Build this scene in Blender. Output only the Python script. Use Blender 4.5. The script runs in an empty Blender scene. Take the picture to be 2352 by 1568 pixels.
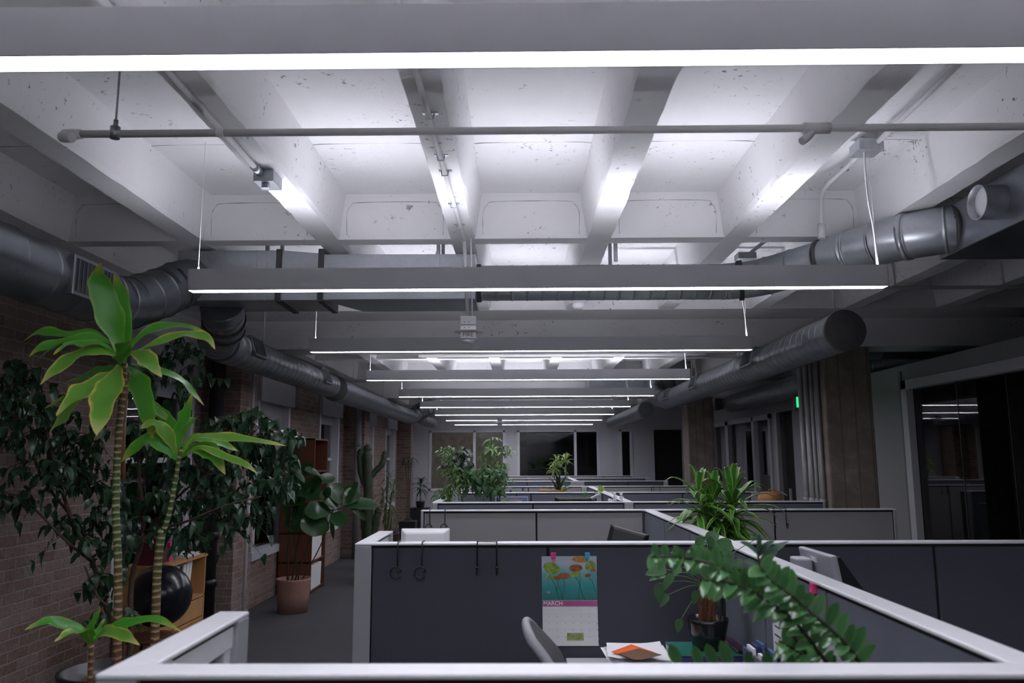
import bpy, math, random
from mathutils import Vector, Matrix, noise as mnoise
R = random.Random(7)
V = Vector
# ------------------------------------------------------------------ camera
CZ = 1.78
FPX = 1800.0
PITCH = math.atan(268 / FPX); YAW = 0.0100; ROLL = 0.0040
_f = V((-math.sin(YAW) * math.cos(PITCH), math.cos(YAW) * math.cos(PITCH), math.sin(PITCH)))
_r0 = V((math.cos(YAW), math.sin(YAW), 0)); _u0 = _r0.cross(_f)
_r = _r0 * math.cos(ROLL) - _u0 * math.sin(ROLL)
_u = _u0 * math.cos(ROLL) + _r0 * math.sin(ROLL)
scene = bpy.context.scene
cam_d = bpy.data.cameras.new('camera'); cam = bpy.data.objects.new('camera', cam_d)
scene.collection.objects.link(cam); scene.camera = cam
cam_d.sensor_width = 36; cam_d.lens = FPX / 2352 * 36
cam_d.clip_start = 0.05; cam_d.clip_end = 200
cam.matrix_world = Matrix(((_r.x, _u.x, -_f.x, 0), (_r.y, _u.y, -_f.y, 0), (_r.z, _u.z, -_f.z, CZ), (0, 0, 0, 1)))
cam_d.dof.use_dof = True; cam_d.dof.focus_distance = 5.5; cam_d.dof.aperture_fstop = 3.2
# ------------------------------------------------------------------ world / view
w = bpy.data.worlds.new('night'); scene.world = w; w.use_nodes = True
w.node_tree.nodes['Background'].inputs[0].default_value = (0.02, 0.022, 0.03, 1)
w.node_tree.nodes['Background'].inputs[1].default_value = 0.12
scene.view_settings.view_transform = 'Standard'; scene.view_settings.look = 'None'
scene.view_settings.gamma = 1; scene.view_settings.use_curve_mapping = False
scene.view_settings.exposure = 0.0
LAMP_COL = (0.885, 0.885, 1.0); LAMP_DOWN = 38.0; LAMP_UP = 32.0

def at(px, py, Y):
    d = _f * FPX + _r * (px - 1176) - _u * (py - 784)
    return V((0, 0, CZ)) + d * (Y / d.y)
def atX(px, py, X):
    d = _f * FPX + _r * (px - 1176) - _u * (py - 784)
    return V((0, 0, CZ)) + d * (X / d.x)
def atZ(px, py, Z):
    d = _f * FPX + _r * (px - 1176) - _u * (py - 784)
    return V((0, 0, CZ)) + d * ((Z - CZ) / d.z)

# ------------------------------------------------------------------ materials
class Mat:
    def __init__(s, name):
        s.m = bpy.data.materials.new(name); s.m.use_nodes = True
        s.t = s.m.node_tree; s.n = s.t.nodes; s.l = s.t.links
        s.b = s.n['Principled BSDF']
    def node(s, t, **k):
        x = s.n.new(t)
        for a, v in k.items(): setattr(x, a, v)
        return x
    def set(s, **k):
        for a, v in k.items():
            s.b.inputs[a.replace('_', ' ')].default_value = v if not (isinstance(v, tuple) and len(v) == 3) else v + (1,)
        return s
    def noise(s, scale, detail=4, rough=.6):
        g = s.node('ShaderNodeNewGeometry'); n = s.node('ShaderNodeTexNoise')
        n.inputs['Scale'].default_value = scale; n.inputs['Detail'].default_value = detail; n.inputs['Roughness'].default_value = rough
        s.l.new(g.outputs['Position'], n.inputs['Vector']); return n.outputs['Fac']
    def ramp(s, fac, stops):
        r = s.node('ShaderNodeValToRGB'); e = r.color_ramp.elements
        while len(e) > 1: e.remove(e[-1])
        e[0].position = stops[0][0]; e[0].color = tuple(stops[0][1]) + (1,)
        for p, c in stops[1:]:
            x = e.new(p); x.color = tuple(c) + (1,)
        s.l.new(fac, r.inputs[0]); return r.outputs[0]
    def mix(s, fac, a, b):
        x = s.node('ShaderNodeMix', data_type='RGBA')
        for sock, v in ((x.inputs[0], fac), (x.inputs[6], a), (x.inputs[7], b)):
            if isinstance(v, tuple): sock.default_value = v + (1,)
            elif isinstance(v, (int, float)): sock.default_value = v
            else: s.l.new(v, sock)
        return x.outputs[2]
    def col(s, sock): s.l.new(sock, s.b.inputs['Base Color']); return s
    def bump(s, h, strength=.3, dist=.01):
        b = s.node('ShaderNodeBump'); b.inputs['Strength'].default_value = strength; b.inputs['Distance'].default_value = dist
        s.l.new(h, b.inputs['Height']); s.l.new(b.outputs[0], s.b.inputs['Normal']); return s
MC = {}
def plain(name, c, rough=.5, metal=0., var=.12, scale=12., bump=0., bscale=60., **k):
    if name in MC: return MC[name]
    M_ = Mat(name); M_.set(Roughness=rough, Metallic=metal)
    if k: M_.set(**k)
    n = M_.noise(scale)
    M_.col(M_.ramp(n, [(.25, [x * (1 - var) for x in c]), (.75, [min(1, x * (1 + var)) for x in c])]))
    if bump: M_.bump(M_.noise(bscale, 6), bump, .005)
    MC[name] = M_.m; return M_.m

def mk_concrete(name, c, dirt, speck=.64, rough=.75):
    m = Mat(name); m.set(Roughness=rough)
    big = m.noise(1.3, 5); fine = m.noise(26, 6, .7); mask = m.noise(2.3, 3)
    base = m.ramp(big, [(.3, [x * .90 for x in c]), (.7, c)])
    sp = m.ramp(fine, [(speck, (0, 0, 0)), (speck + .03, (1, 1, 1))])
    mk = m.ramp(mask, [(.5, (0, 0, 0)), (.62, (1, 1, 1))])
    mul = m.node('ShaderNodeMath', operation='MULTIPLY'); m.l.new(sp, mul.inputs[0]); m.l.new(mk, mul.inputs[1])
    m.col(m.mix(mul.outputs[0], base, dirt))
    m.bump(m.noise(14, 8, .7), .35, .012)
    MC[name] = m.m; return m.m
WHITECONC = mk_concrete('painted_concrete', (.80, .795, .80), (.2, .19, .18), .61)
WALLPAINT = plain('wall_paint', (.30, .30, .31), .7, var=.03, scale=3)
DARKPAINT = plain('dark_office_paint', (.20, .20, .21), .7, var=.05, scale=3)

def mk_brick():
    m = Mat('old_brick'); m.set(Roughness=.9)
    g = m.node('ShaderNodeNewGeometry'); sep = m.node('ShaderNodeSeparateXYZ'); m.l.new(g.outputs['Position'], sep.inputs[0])
    add = m.node('ShaderNodeMath', operation='ADD'); m.l.new(sep.outputs[0], add.inputs[0]); m.l.new(sep.outputs[1], add.inputs[1])
    cmb = m.node('ShaderNodeCombineXYZ'); m.l.new(add.outputs[0], cmb.inputs[0]); m.l.new(sep.outputs[2], cmb.inputs[1])
    nz = m.node('ShaderNodeTexNoise'); nz.inputs['Scale'].default_value = 9; m.l.new(g.outputs['Position'], nz.inputs['Vector'])
    vm = m.node('ShaderNodeVectorMath', operation='SCALE'); m.l.new(nz.outputs['Color'], vm.inputs[0]); vm.inputs['Scale'].default_value = .018
    va = m.node('ShaderNodeVectorMath', operation='ADD'); m.l.new(cmb.outputs[0], va.inputs[0]); m.l.new(vm.outputs[0], va.inputs[1])
    b = m.node('ShaderNodeTexBrick'); m.l.new(va.outputs[0], b.inputs['Vector'])
    b.inputs['Scale'].default_value = 1.0; b.inputs['Brick Width'].default_value = .215; b.inputs['Row Height'].default_value = .073
    b.inputs['Mortar Size'].default_value = .007; b.inputs['Mortar Smooth'].default_value = .4; b.inputs['Bias'].default_value = -.1
    b.inputs['Color1'].default_value = (.33, .245, .205, 1); b.inputs['Color2'].default_value = (.20, .085, .05, 1)
    b.inputs['Mortar'].default_value = (.44, .40, .37, 1)
    big = m.noise(1.1, 4); stain = m.ramp(big, [(.35, (.33, .27, .235)), (.65, (.22, .13, .10))])
    c = m.mix(.35, b.outputs['Color'], stain)
    fine = m.noise(30, 6); sp = m.ramp(fine, [(.5, (0, 0, 0)), (.75, (.5, .5, .5))])
    c2 = m.mix(sp, c, (.46, .42, .38))
    hs = m.node('ShaderNodeHueSaturation'); hs.inputs['Value'].default_value = .82; m.l.new(c2, hs.inputs['Color']); m.col(hs.outputs[0])
    inv = m.node('ShaderNodeMath', operation='SUBTRACT'); inv.inputs[0].default_value = 1; m.l.new(b.outputs['Fac'], inv.inputs[1])
    mx = m.node('ShaderNodeMath', operation='ADD'); m.l.new(inv.outputs[0], mx.inputs[0]); m.l.new(fine, mx.inputs[1])
    m.bump(mx.outputs[0], .6, .02); return m.m
BRICK = mk_brick()

def mk_carpet():
    m = Mat('carpet'); m.set(Roughness=1.0); n = m.noise(220, 3); n2 = m.noise(3, 3)
    c = m.ramp(n, [(.3, (.040, .040, .046)), (.7, (.085, .085, .095))]); m.col(m.mix(.3, c, m.ramp(n2, [(.3, (.05, .05, .055)), (.7, (.075, .072, .08))])))
    m.bump(n, .6, .004); return m.m
CARPET = mk_carpet()
def mk_rawconc():
    m = Mat('board_formed_concrete'); m.set(Roughness=.9)
    g = m.node('ShaderNodeNewGeometry'); sep = m.node('ShaderNodeSeparateXYZ'); m.l.new(g.outputs['Position'], sep.inputs[0])
    add = m.node('ShaderNodeMath', operation='ADD'); m.l.new(sep.outputs[0], add.inputs[0]); m.l.new(sep.outputs[1], add.inputs[1])
    wv = m.node('ShaderNodeMath', operation='PINGPONG'); m.l.new(add.outputs[0], wv.inputs[0]); wv.inputs[1].default_value = .075
    line = m.ramp(wv.outputs[0], [(.0, (0, 0, 0)), (.012, (1, 1, 1))])
    n = m.noise(4, 7, .7)
    c = m.ramp(n, [(.3, (.17, .135, .105)), (.5, (.22, .185, .15)), (.72, (.32, .28, .24))])
    m.col(m.mix(line, (.14, .11, .085), c)); m.bump(m.noise(18, 8, .7), .5, .02); return m.m
RAWCONC = mk_rawconc()

def mk_metal(name, c, r0=.25, r1=.5, metal=.92):
    m = Mat(name); m.set(Metallic=metal); n = m.noise(5, 5); n2 = m.noise(40, 3)
    m.col(m.mix(.25, m.ramp(n, [(.3, [x * .8 for x in c]), (.7, c)]), m.ramp(n2, [(.4, [x * .85 for x in c]), (.6, c)])))
    rr = m.node('ShaderNodeMapRange'); m.l.new(n, rr.inputs[0]); rr.inputs[1].default_value = .3; rr.inputs[2].default_value = .7
    rr.inputs[3].default_value = r0; rr.inputs[4].default_value = r1; m.l.new(rr.outputs[0], m.b.inputs['Roughness'])
    MC[name] = m.m; return m.m
GALV = mk_metal('galvanised_steel', (.52, .55, .58), .30, .46, .72)
GALVD = mk_metal('dull_duct_steel', (.34, .36, .39), .3, .45)
SEAL = plain('duct_sealant', (.07, .07, .075), .7)
WMETAL = plain('white_enamel', (.74, .74, .75), .42, var=.02)
LIGHTBODY = plain('light_housing_enamel', (.46, .46, .48), .45, var=.02)
CAPM = plain('silver_white_cap', (.76, .76, .78), .3, .1, var=.03)
POSTM = plain('grey_post_paint', (.36, .36, .38), .4, .1, var=.03)
FAB_D = plain('charcoal_fabric', (.062, .066, .085), .95, var=.15, scale=300, bump=.2, bscale=400)
FAB_S = plain('slate_fabric', (.115, .125, .155), .95, var=.15, scale=300, bump=.2, bscale=400)
FAB_B = plain('beige_fabric', (.29, .28, .285), .95, var=.1, scale=300, bump=.2, bscale=400)
BLACK = plain('black_plastic', (.012, .012, .014), .4, var=.1)
BLACKG = plain('glossy_black', (.01, .01, .012), .16, var=.1)
GAP = plain('dark_gap', (.01, .01, .012), .9)
PIPEW = plain('painted_pipe', (.60, .59, .59), .5, var=.05)
CABLE = plain('white_cable', (.8, .8, .8), .5)
WOODO = plain('oak_laminate', (.50, .27, .10), .42, var=.15, scale=7)
WOODB = plain('brown_veneer', (.135, .045, .02), .45, var=.2, scale=6)
TERRA = plain('terracotta', (.30, .17, .125), .85, var=.08, scale=20, bump=.15)
SOIL = plain('potting_soil', (.06, .035, .02), 1, var=.5, scale=60, bump=.8)
PAPER = plain('paper', (.80, .80, .80), .8, var=.03)
DESKM = plain('desk_laminate', (.42, .42, .43), .5, var=.04)

def emis(name, c, s):
    if name in MC: return MC[name]
    m = Mat(name); m.set(Base_Color=(.8, .8, .8), Emission_Color=c, Emission_Strength=s)
    MC[name] = m.m; return m.m
DIFF_DN = emis('lit_diffuser_down', LAMP_COL, LAMP_DOWN); DIFF_UP = emis('lit_diffuser_up', LAMP_COL, LAMP_UP)

def mk_glass(name, tint=(.35, .36, .38), ior=1.5, refl=1.0):
    m = Mat(name); out = m.n['Material Output']
    tr = m.node('ShaderNodeBsdfTransparent'); tr.inputs[0].default_value = tint + (1,)
    gl = m.node('ShaderNodeBsdfGlossy'); gl.inputs['Roughness'].default_value = .02; gl.inputs[0].default_value = (1, 1, 1, 1)
    fr = m.node('ShaderNodeFresnel'); fr.inputs[0].default_value = ior
    mx = m.node('ShaderNodeMixShader'); m.l.new(fr.outputs[0], mx.inputs[0]); m.l.new(tr.outputs[0], mx.inputs[1]); m.l.new(gl.outputs[0], mx.inputs[2])
    m.l.new(mx.outputs[0], out.inputs[0]); return m.m
GLASS = mk_glass('window_glass', (.75, .77, .8), 1.75)
GLASSC = mk_glass('clear_glass', (.9, .91, .92), 1.5)
GLASSO = mk_glass('office_glass', (.45, .47, .48), 1.6)

def mk_leaf(name, mid, edge, stripe=None, rough=.35, tip=None):
    """colour by UV: x across the blade, y along it"""
    m = Mat(name); m.set(Roughness=rough)
    try: m.b.inputs['Subsurface Weight'].default_value = 0
    except Exception: pass
    uv = m.node('ShaderNodeUVMap'); sep = m.node('ShaderNodeSeparateXYZ'); m.l.new(uv.outputs[0], sep.inputs[0])
    d = m.node('ShaderNodeMath', operation='SUBTRACT'); m.l.new(sep.outputs[0], d.inputs[0]); d.inputs[1].default_value = .5
    a = m.node('ShaderNodeMath', operation='ABSOLUTE'); m.l.new(d.outputs[0], a.inputs[0])
    k = m.node('ShaderNodeMath', operation='MULTIPLY'); m.l.new(a.outputs[0], k.inputs[0]); k.inputs[1].default_value = 2
    nz = m.noise(22, 4); nn = m.node('ShaderNodeMath', operation='MULTIPLY_ADD'); m.l.new(nz, nn.inputs[0]); nn.inputs[1].default_value = .5; m.l.new(k.outputs[0], nn.inputs[2])
    if stripe: st = [(.0, stripe), (.3, mid), (.75, mid), (1.05, edge)]
    else: st = [(.0, [x * 1.25 for x in mid]), (.3, mid), (1.0, mid), (1.25, edge)]
    st = [(min(1, p / 1.25), c) for p, c in st]
    sc = m.node('ShaderNodeMath', operation='MULTIPLY'); m.l.new(nn.outputs[0], sc.inputs[0]); sc.inputs[1].default_value = .8
    c = m.ramp(sc.outputs[0], st)
    if tip:
        e = m.ramp(sep.outputs[1], [(.78, (0, 0, 0)), (1, (1, 1, 1))]); c = m.mix(e, c, tip)
    m.col(c)
    # thin blades let some light through
    out = m.n['Material Output']; tl = m.node('ShaderNodeBsdfTranslucent'); m.l.new(c, tl.inputs[0])
    mx = m.node('ShaderNodeMixShader'); mx.inputs[0].default_value = .22
    m.l.new(m.b.outputs[0], mx.inputs[1]); m.l.new(tl.outputs[0], mx.inputs[2]); m.l.new(mx.outputs[0], out.inputs[0])
    MC[name] = m.m; return m.m
L_CORN = mk_leaf('corn_plant_leaf', (.06, .27, .022), (.20, .38, .04), rough=.35, tip=(.42, .38, .06))
L_CORN2 = mk_leaf('corn_plant_leaf_yellowing', (.13, .33, .04), (.60, .50, .09), rough=.35, tip=(.60, .55, .22))
L_FIC = mk_leaf('ficus_leaf', (.022, .065, .028), (.03, .08, .032), rough=.3)
L_FID = mk_leaf('fiddle_leaf', (.020, .070, .022), (.03, .09, .02), stripe=(.12, .17, .06), rough=.25)
L_ZZ = mk_leaf('zz_leaf', (.06, .17, .06), (.09, .22, .065), stripe=(.10, .23, .10), rough=.2)
L_PHI = mk_leaf('philodendron_leaf', (.05, .14, .045), (.07, .18, .05), rough=.4)
L_STR = mk_leaf('striped_dracaena_leaf', (.045, .20, .025), (.28, .42, .10), stripe=(.03, .13, .02), rough=.35)
L_LIME = mk_leaf('lime_dracaena_leaf', (.22, .36, .07), (.50, .58, .18), stripe=(.10, .22, .05), rough=.4)
L_BAM = mk_leaf('bamboo_leaf', (.10, .21, .05), (.16, .27, .08), rough=.4)
L_DARK = mk_leaf('dark_leaf', (.014, .03, .016), (.02, .04, .02), rough=.4)
L_PALM = mk_leaf('palm_leaf', (.07, .11, .03), (.12, .15, .04), rough=.5)
BARK = plain('brown_bark', (.085, .05, .035), .9, var=.3, scale=40, bump=.4)
STEMG = plain('green_stem', (.09, .16, .05), .6, var=.2)
STEMD = plain('dark_stem', (.05, .045, .03), .7, var=.3)
def mk_cane():
    m = Mat('ringed_cane'); m.set(Roughness=.6)
    uv = m.node('ShaderNodeUVMap'); sep = m.node('ShaderNodeSeparateXYZ'); m.l.new(uv.outputs[0], sep.inputs[0])
    nz = m.noise(16, 3); ma = m.node('ShaderNodeMath', operation='MULTIPLY_ADD'); m.l.new(nz, ma.inputs[0]); ma.inputs[1].default_value = .024; m.l.new(sep.outputs[1], ma.inputs[2])
    pp = m.node('ShaderNodeMath', operation='PINGPONG'); m.l.new(ma.outputs[0], pp.inputs[0]); pp.inputs[1].default_value = .0125
    sc = m.node('ShaderNodeMath', operation='DIVIDE'); m.l.new(pp.outputs[0], sc.inputs[0]); sc.inputs[1].default_value = .0125
    big = m.noise(2.2, 2)
    dark = m.ramp(big, [(.42, (.035, .075, .015)), (.58, (.13, .055, .025))])
    lt = m.ramp(big, [(.42, (.34, .30, .14)), (.58, (.38, .24, .13))])
    f = m.ramp(sc.outputs[0], [(.62, (0, 0, 0)), (.8, (1, 1, 1))])
    m.col(m.mix(f, dark, lt)); m.bump(sc.outputs[0], .4, .004); return m.m
CANE = mk_cane()
CACT = plain('cactus_skin', (.028, .045, .022), .7, var=.3, scale=15)

# ------------------------------------------------------------------ mesh collector
class M:
    def __init__(s): s.v = []; s.f = []; s.uv = []; s.sm = []
    def add(s, vs, fs, uvs=None, smooth=False):
        o = len(s.v); s.v += [V(x) for x in vs]; s.uv += (uvs or [(0, 0)] * len(vs))
        s.f += [tuple(i + o for i in f) for f in fs]; s.sm += [smooth] * len(fs); return s
    def box(s, x0, y0, z0, x1, y1, z1):
        if x0 > x1: x0, x1 = x1, x0
        if y0 > y1: y0, y1 = y1, y0
        if z0 > z1: z0, z1 = z1, z0
        vs = [(x, y, z) for z in (z0, z1) for y in (y0, y1) for x in (x0, x1)]
        return s.add(vs, [(0, 2, 3, 1), (4, 5, 7, 6), (0, 1, 5, 4), (1, 3, 7, 5), (3, 2, 6, 7), (2, 0, 4, 6)])
    def hexa(s, p): # 8 points: bottom 4 ccw, top 4 ccw
        return s.add(p, [(3, 2, 1, 0), (4, 5, 6, 7), (0, 1, 5, 4), (1, 2, 6, 5), (2, 3, 7, 6), (3, 0, 4, 7)])
    def obox(s, c, ax, ay, az): # oriented box, half axes
        c = V(c); ax = V(ax); ay = V(ay); az = V(az)
        return s.hexa([c - ax - ay - az, c + ax - ay - az, c + ax + ay - az, c - ax + ay - az, c - ax - ay + az, c + ax - ay + az, c + ax + ay + az, c - ax + ay + az])
    def tube(s, pts, r, n=12, cap=True, vscale=1):
        pts = [V(p) for p in pts]; k = len(pts)
        rs = r if isinstance(r, (list, tuple)) else [r] * k
        T = []
        for i in range(k):
            t = (pts[min(k - 1, i + 1)] - pts[max(0, i - 1)])
            T.append(t.normalized() if t.length > 1e-9 else (T[-1] if T else V((0, 0, 1))))
        ref = V((0, 0, 1)) if abs(T[0].z) < .9 else V((1, 0, 0))
        nn = T[0].cross(ref).normalized(); vs = []; uvs = []; L = 0
        for i in range(k):
            nn = (nn - T[i] * nn.dot(T[i])).normalized(); bb = T[i].cross(nn)
            if i: L += (pts[i] - pts[i - 1]).length
            for j in range(n):
                a = 2 * math.pi * j / n
                vs.append(pts[i] + (nn * math.cos(a) + bb * math.sin(a)) * rs[i]); uvs.append((j / n, L * vscale))
        fs = [(i * n + j, i * n + (j + 1) % n, (i + 1) * n + (j + 1) % n, (i + 1) * n + j) for i in range(k - 1) for j in range(n)]
        s.add(vs, fs, uvs, True)
        if cap:
            o = len(s.v) - n * k
            s.f.append(tuple(o + j for j in reversed(range(n)))); s.sm.append(False)
            s.f.append(tuple(o + (k - 1) * n + j for j in range(n))); s.sm.append(False)
        return s
    def cyl(s, p, q, r, n=16, cap=True): return s.tube([p, q], r, n, cap)
    def lathe(s, c, prof, n=32, axis='Z'):
        c = V(c); vs = []; k = len(prof)
        for r, h in prof:
            for j in range(n):
                a = 2 * math.pi * j / n; x, y = r * math.cos(a), r * math.sin(a)
                vs.append(c + (V((x, y, h)) if axis == 'Z' else (V((x, h, y)) if axis == 'Y' else V((h, x, y)))))
        fs = [(i * n + j, i * n + (j + 1) % n, (i + 1) * n + (j + 1) % n, (i + 1) * n + j) for i in range(k - 1) for j in range(n)]
        return s.add(vs, fs, None, True)
    def sphere(s, c, r, n=16, m=10, sc=(1, 1, 1)):
        c = V(c); prof = [(math.sin(math.pi * i / m), -math.cos(math.pi * i / m)) for i in range(m + 1)]; vs = []
        for a_, h in prof:
            for j in range(n):
                a = 2 * math.pi * j / n; vs.append(c + V((a_ * math.cos(a) * sc[0], a_ * math.sin(a) * sc[1], h * sc[2])) * r)
        fs = [(i * n + j, i * n + (j + 1) % n, (i + 1) * n + (j + 1) % n, (i + 1) * n + j) for i in range(m) for j in range(n)]
        return s.add(vs, fs, None, True)
    def blade(s, pts, wd, up=(0, 0, 1), fold=.25, wave=0, prof=None, seg=10):
        """leaf blade along a spline; fold = V-section depth as a share of half width"""
        pts = spl([V(p) for p in pts], seg); k = len(pts); up = V(up)
        vs = []; uvs = []; ph = R.random() * 6
        for i, p in enumerate(pts):
            t = i / (k - 1); tg = (pts[min(k - 1, i + 1)] - pts[max(0, i - 1)]).normalized()
            sd = tg.cross(up)
            if sd.length < 1e-3: sd = V((1, 0, 0))
            sd.normalize(); nrm = sd.cross(tg)
            hw = wd / 2 * (prof(t) if prof else (math.sin(math.pi * min(1, .06 + .94 * t) ** .8) ** .8 + .04))
            wv = wave * hw * math.sin(ph + t * 14)
            vs += [p - sd * hw + nrm * (hw * fold + wv), p, p + sd * hw + nrm * (hw * fold - wv * .7)]
            uvs += [(0, t), (.5, t), (1, t)]
        fs = []
        for i in range(k - 1):
            a = i * 3; fs += [(a, a + 1, a + 4, a + 3), (a + 1, a + 2, a + 5, a + 4)]
        return s.add(vs, fs, uvs, True)
    def build(s, name, mat, parent=None, bevel=0, base=None):
        me = bpy.data.meshes.new(name)
        if parent is not None: org = V(parent['_o']) if '_o' in parent else V((0, 0, 0))
        elif base is not None: org = V(base)
        else:
            xs = [v.x for v in s.v]; ys = [v.y for v in s.v]; zs = [v.z for v in s.v]
            org = V(((min(xs) + max(xs)) / 2, (min(ys) + max(ys)) / 2, min(zs)))
        me.from_pydata([tuple(v - org) for v in s.v], [], s.f)
        if any(s.sm): me.polygons.foreach_set('use_smooth', s.sm)
        ul = me.uv_layers.new(name='UVMap'); li = [l.vertex_index for l in me.loops]
        flat = []
        for i in li: flat += s.uv[i]
        ul.data.foreach_set('uv', flat)
        me.materials.append(mat); me.update()
        o = bpy.data.objects.new(name, me); scene.collection.objects.link(o)
        if parent is not None: o.parent = parent
        else: o.location = org
        o['_o'] = tuple(org)
        if bevel:
            b = o.modifiers.new('bevel', 'BEVEL'); b.width = bevel; b.segments = 2; b.limit_method = 'ANGLE'; b.angle_limit = math.radians(40)
        return o
def spl(p, seg=6):
    if len(p) < 3: return [p[0].lerp(p[-1], i / seg) for i in range(seg + 1)]
    out = []; q = [p[0] * 2 - p[1]] + list(p) + [p[-1] * 2 - p[-2]]
    n = len(p) - 1; per = max(1, round(seg / n))
    for i in range(n):
        a, b, c, d = q[i:i + 4]
        for j in range(per):
            t = j / per
            out.append(.5 * (2 * b + (c - a) * t + (2 * a - 5 * b + 4 * c - d) * t * t + (3 * b - a - 3 * c + d) * t ** 3))
    out.append(p[-1]); return out
def tag(o, label, cat, group=None):
    o['label'] = label; o['category'] = cat
    if group: o['group'] = group
    return o
def struct(o): o['kind'] = 'structure'; return o
def thing(name, loc, label=None, cat=None, group=None):
    o = bpy.data.objects.new(name, None); scene.collection.objects.link(o); o.location = loc; o['_o'] = tuple(loc); o.empty_display_size = .1
    if label: tag(o, label, cat, group)
    return o
def kids(o): return [c for c in bpy.data.objects if c.parent == o]
def copy_tree(o, off=(0, 0, 0), label=None, par=None):
    c = o.copy(); scene.collection.objects.link(c)
    if par is not None: c.parent = par
    else: c.location = o.location + V(off); c['_o'] = tuple(c.location)
    if label: c['label'] = label
    for ch in kids(o): copy_tree(ch, par=c)
    return c
def text(m, s_, org, xd, yd, size, depth=.0006, align='LEFT', bold=0):
    cu = bpy.data.curves.new('t', 'FONT'); cu.body = s_; cu.size = size; cu.extrude = depth / 2; cu.align_x = align; cu.offset = bold; cu.resolution_u = 3
    ob = bpy.data.objects.new('t', cu); scene.collection.objects.link(ob)
    dg = bpy.context.evaluated_depsgraph_get(); me = bpy.data.meshes.new_from_object(ob.evaluated_get(dg))
    xd = V(xd).normalized(); yd = V(yd).normalized(); zd = xd.cross(yd); org = V(org)
    m.add([org + xd * v.co.x + yd * v.co.y + zd * v.co.z for v in me.vertices], [tuple(p.vertices) for p in me.polygons])
    bpy.data.objects.remove(ob); bpy.data.curves.remove(cu); bpy.data.meshes.remove(me); return m
# ================================================================== THE ROOM
ZJ = 3.185; ZS = 3.484; ZG = 2.895            # joist soffit, slab, girder soffit
XL = -3.27; XR = 4.2; YE = 22.3; XF = 7.6; YB = -6.0
struct(M().box(-3.7, YB, -.1, XF, YE + 6, 0).build('floor', CARPET))
# --- ceiling: slab with pan joists, bridging beams and solid bands at the girders
cm = M(); cm.box(-3.7, YB, ZS, XF, YE + 6, ZS + .15)
JX = [-.365 + .885 * i for i in range(-3, 9)]
GY = [(1.0 - 6.6 - .0, 1.4 - 6.6), (0.85, 1.3), (7.95, 8.4), (14.55, 15.0), (21.2, 21.6)]
def joist(x, y0, y1):
    # slightly ragged arrises: rows of sections with a small random offset
    n = max(2, int((y1 - y0) / .12)); secs = []
    for i in range(n + 1):
        y = y0 + (y1 - y0) * i / n
        a, b, c = (R.uniform(-.005, .005) for _ in range(3))
        secs.append([V((x - .125, y, ZS + .01)), V((x - .084, y, ZJ + .03)), V((x - .075 + a, y, ZJ + .004 * R.random())), V((x + .075 + b, y, ZJ + .004 * R.random())), V((x + .084, y, ZJ + .03)), V((x + .125, y, ZS + .01))])
    vs = [p for s_ in secs for p in s_]; fs = []
    for i in range(n):
        for j in range(5): a = i * 6 + j; fs.append((a, a + 1, a + 7, a + 6))
    cm.add(vs, fs)
bands = [(g[0] - .56, g[1] + .55) for g in GY]
for i in range(len(bands) - 1):
    y0, y1 = bands[i][1], bands[i + 1][0]
    for x in JX: joist(x, y0 - .02, y1 + .02)
for x in JX: joist(x, bands[-1][1] - .02, YE + 4)
for b in bands: cm.box(-3.7, b[0], ZJ, XF, b[1], ZS + .02)
for yb in (-1.3, 4.93, 11.1, 17.4):           # bridging beams across the pans
    for i in range(len(JX) - 1):
        x0, x1 = JX[i] + .06, JX[i + 1] - .06
        cm.hexa([(x0, yb, ZJ + .004), (x1, yb, ZJ + .004), (x1, yb + .13, ZJ + .004), (x0, yb + .13, ZJ + .004),
                 (x0, yb - .035, ZS + .02), (x1, yb - .035, ZS + .02), (x1, yb + .165, ZS + .02), (x0, yb + .165, ZS + .02)])
struct(cm.build('ceiling', WHITECONC))
# seams left by the pan forms: thin ridges on slab and joist sides
sm = M()
SEAM = plain('seam_paint', (.34, .33, .33), .9, var=.35, scale=22)
for i in range(len(JX) - 1):
    x0, x1 = JX[i] + .10, JX[i + 1] - .10; t = .0022
    for ys in (4.07, 2.9, 10.2):
        pts = [V((x0 - .018, ys, ZJ + .06)), V((x0, ys, ZS - .09)), V((x0 + .02, ys, ZS - .03)), V((x0 + .07, ys, ZS - .002)), V((x1 - .07, ys, ZS - .002)), V((x1 - .02, ys, ZS - .03)), V((x1, ys, ZS - .09)), V((x1 + .018, ys, ZJ + .06))]
        sm.tube(spl(pts, 28), [t * (.4 + R.random()) for _ in range(len(spl(pts, 28)))], 4, False)
    yb = 4.93
    pts = [V((x0 + .03, yb - .004, ZJ + .03)), V((x0 + .03, yb - .018, ZS - .13)), V((x0 + .06, yb - .026, ZS - .075)), V((x0 + .12, yb - .03, ZS - .055)), V((x1 - .12, yb - .03, ZS - .055)), V((x1 - .06, yb - .026, ZS - .075)), V((x1 - .03, yb - .018, ZS - .13)), V((x1 - .03, yb - .004, ZJ + .03))]
    sm.tube(spl(pts, 28), [t * (.3 + .8 * R.random()) for _ in range(len(spl(pts, 28)))], 4, False)
struct(sm.build('trim_1', SEAM))
for k, g in enumerate(GY[1:4]):
    gm = M(); gm.box(-3.7, g[0], ZG, XF, g[1], ZJ + .01)
    for z in (ZG + .09, ZG + .2):             # board marks
        gm.box(-3.27, g[0] - .004, z, XF, g[0], z + .006)
    struct(gm.build('trim_%d' % (k + 2), WHITECONC, bevel=.012))
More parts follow.
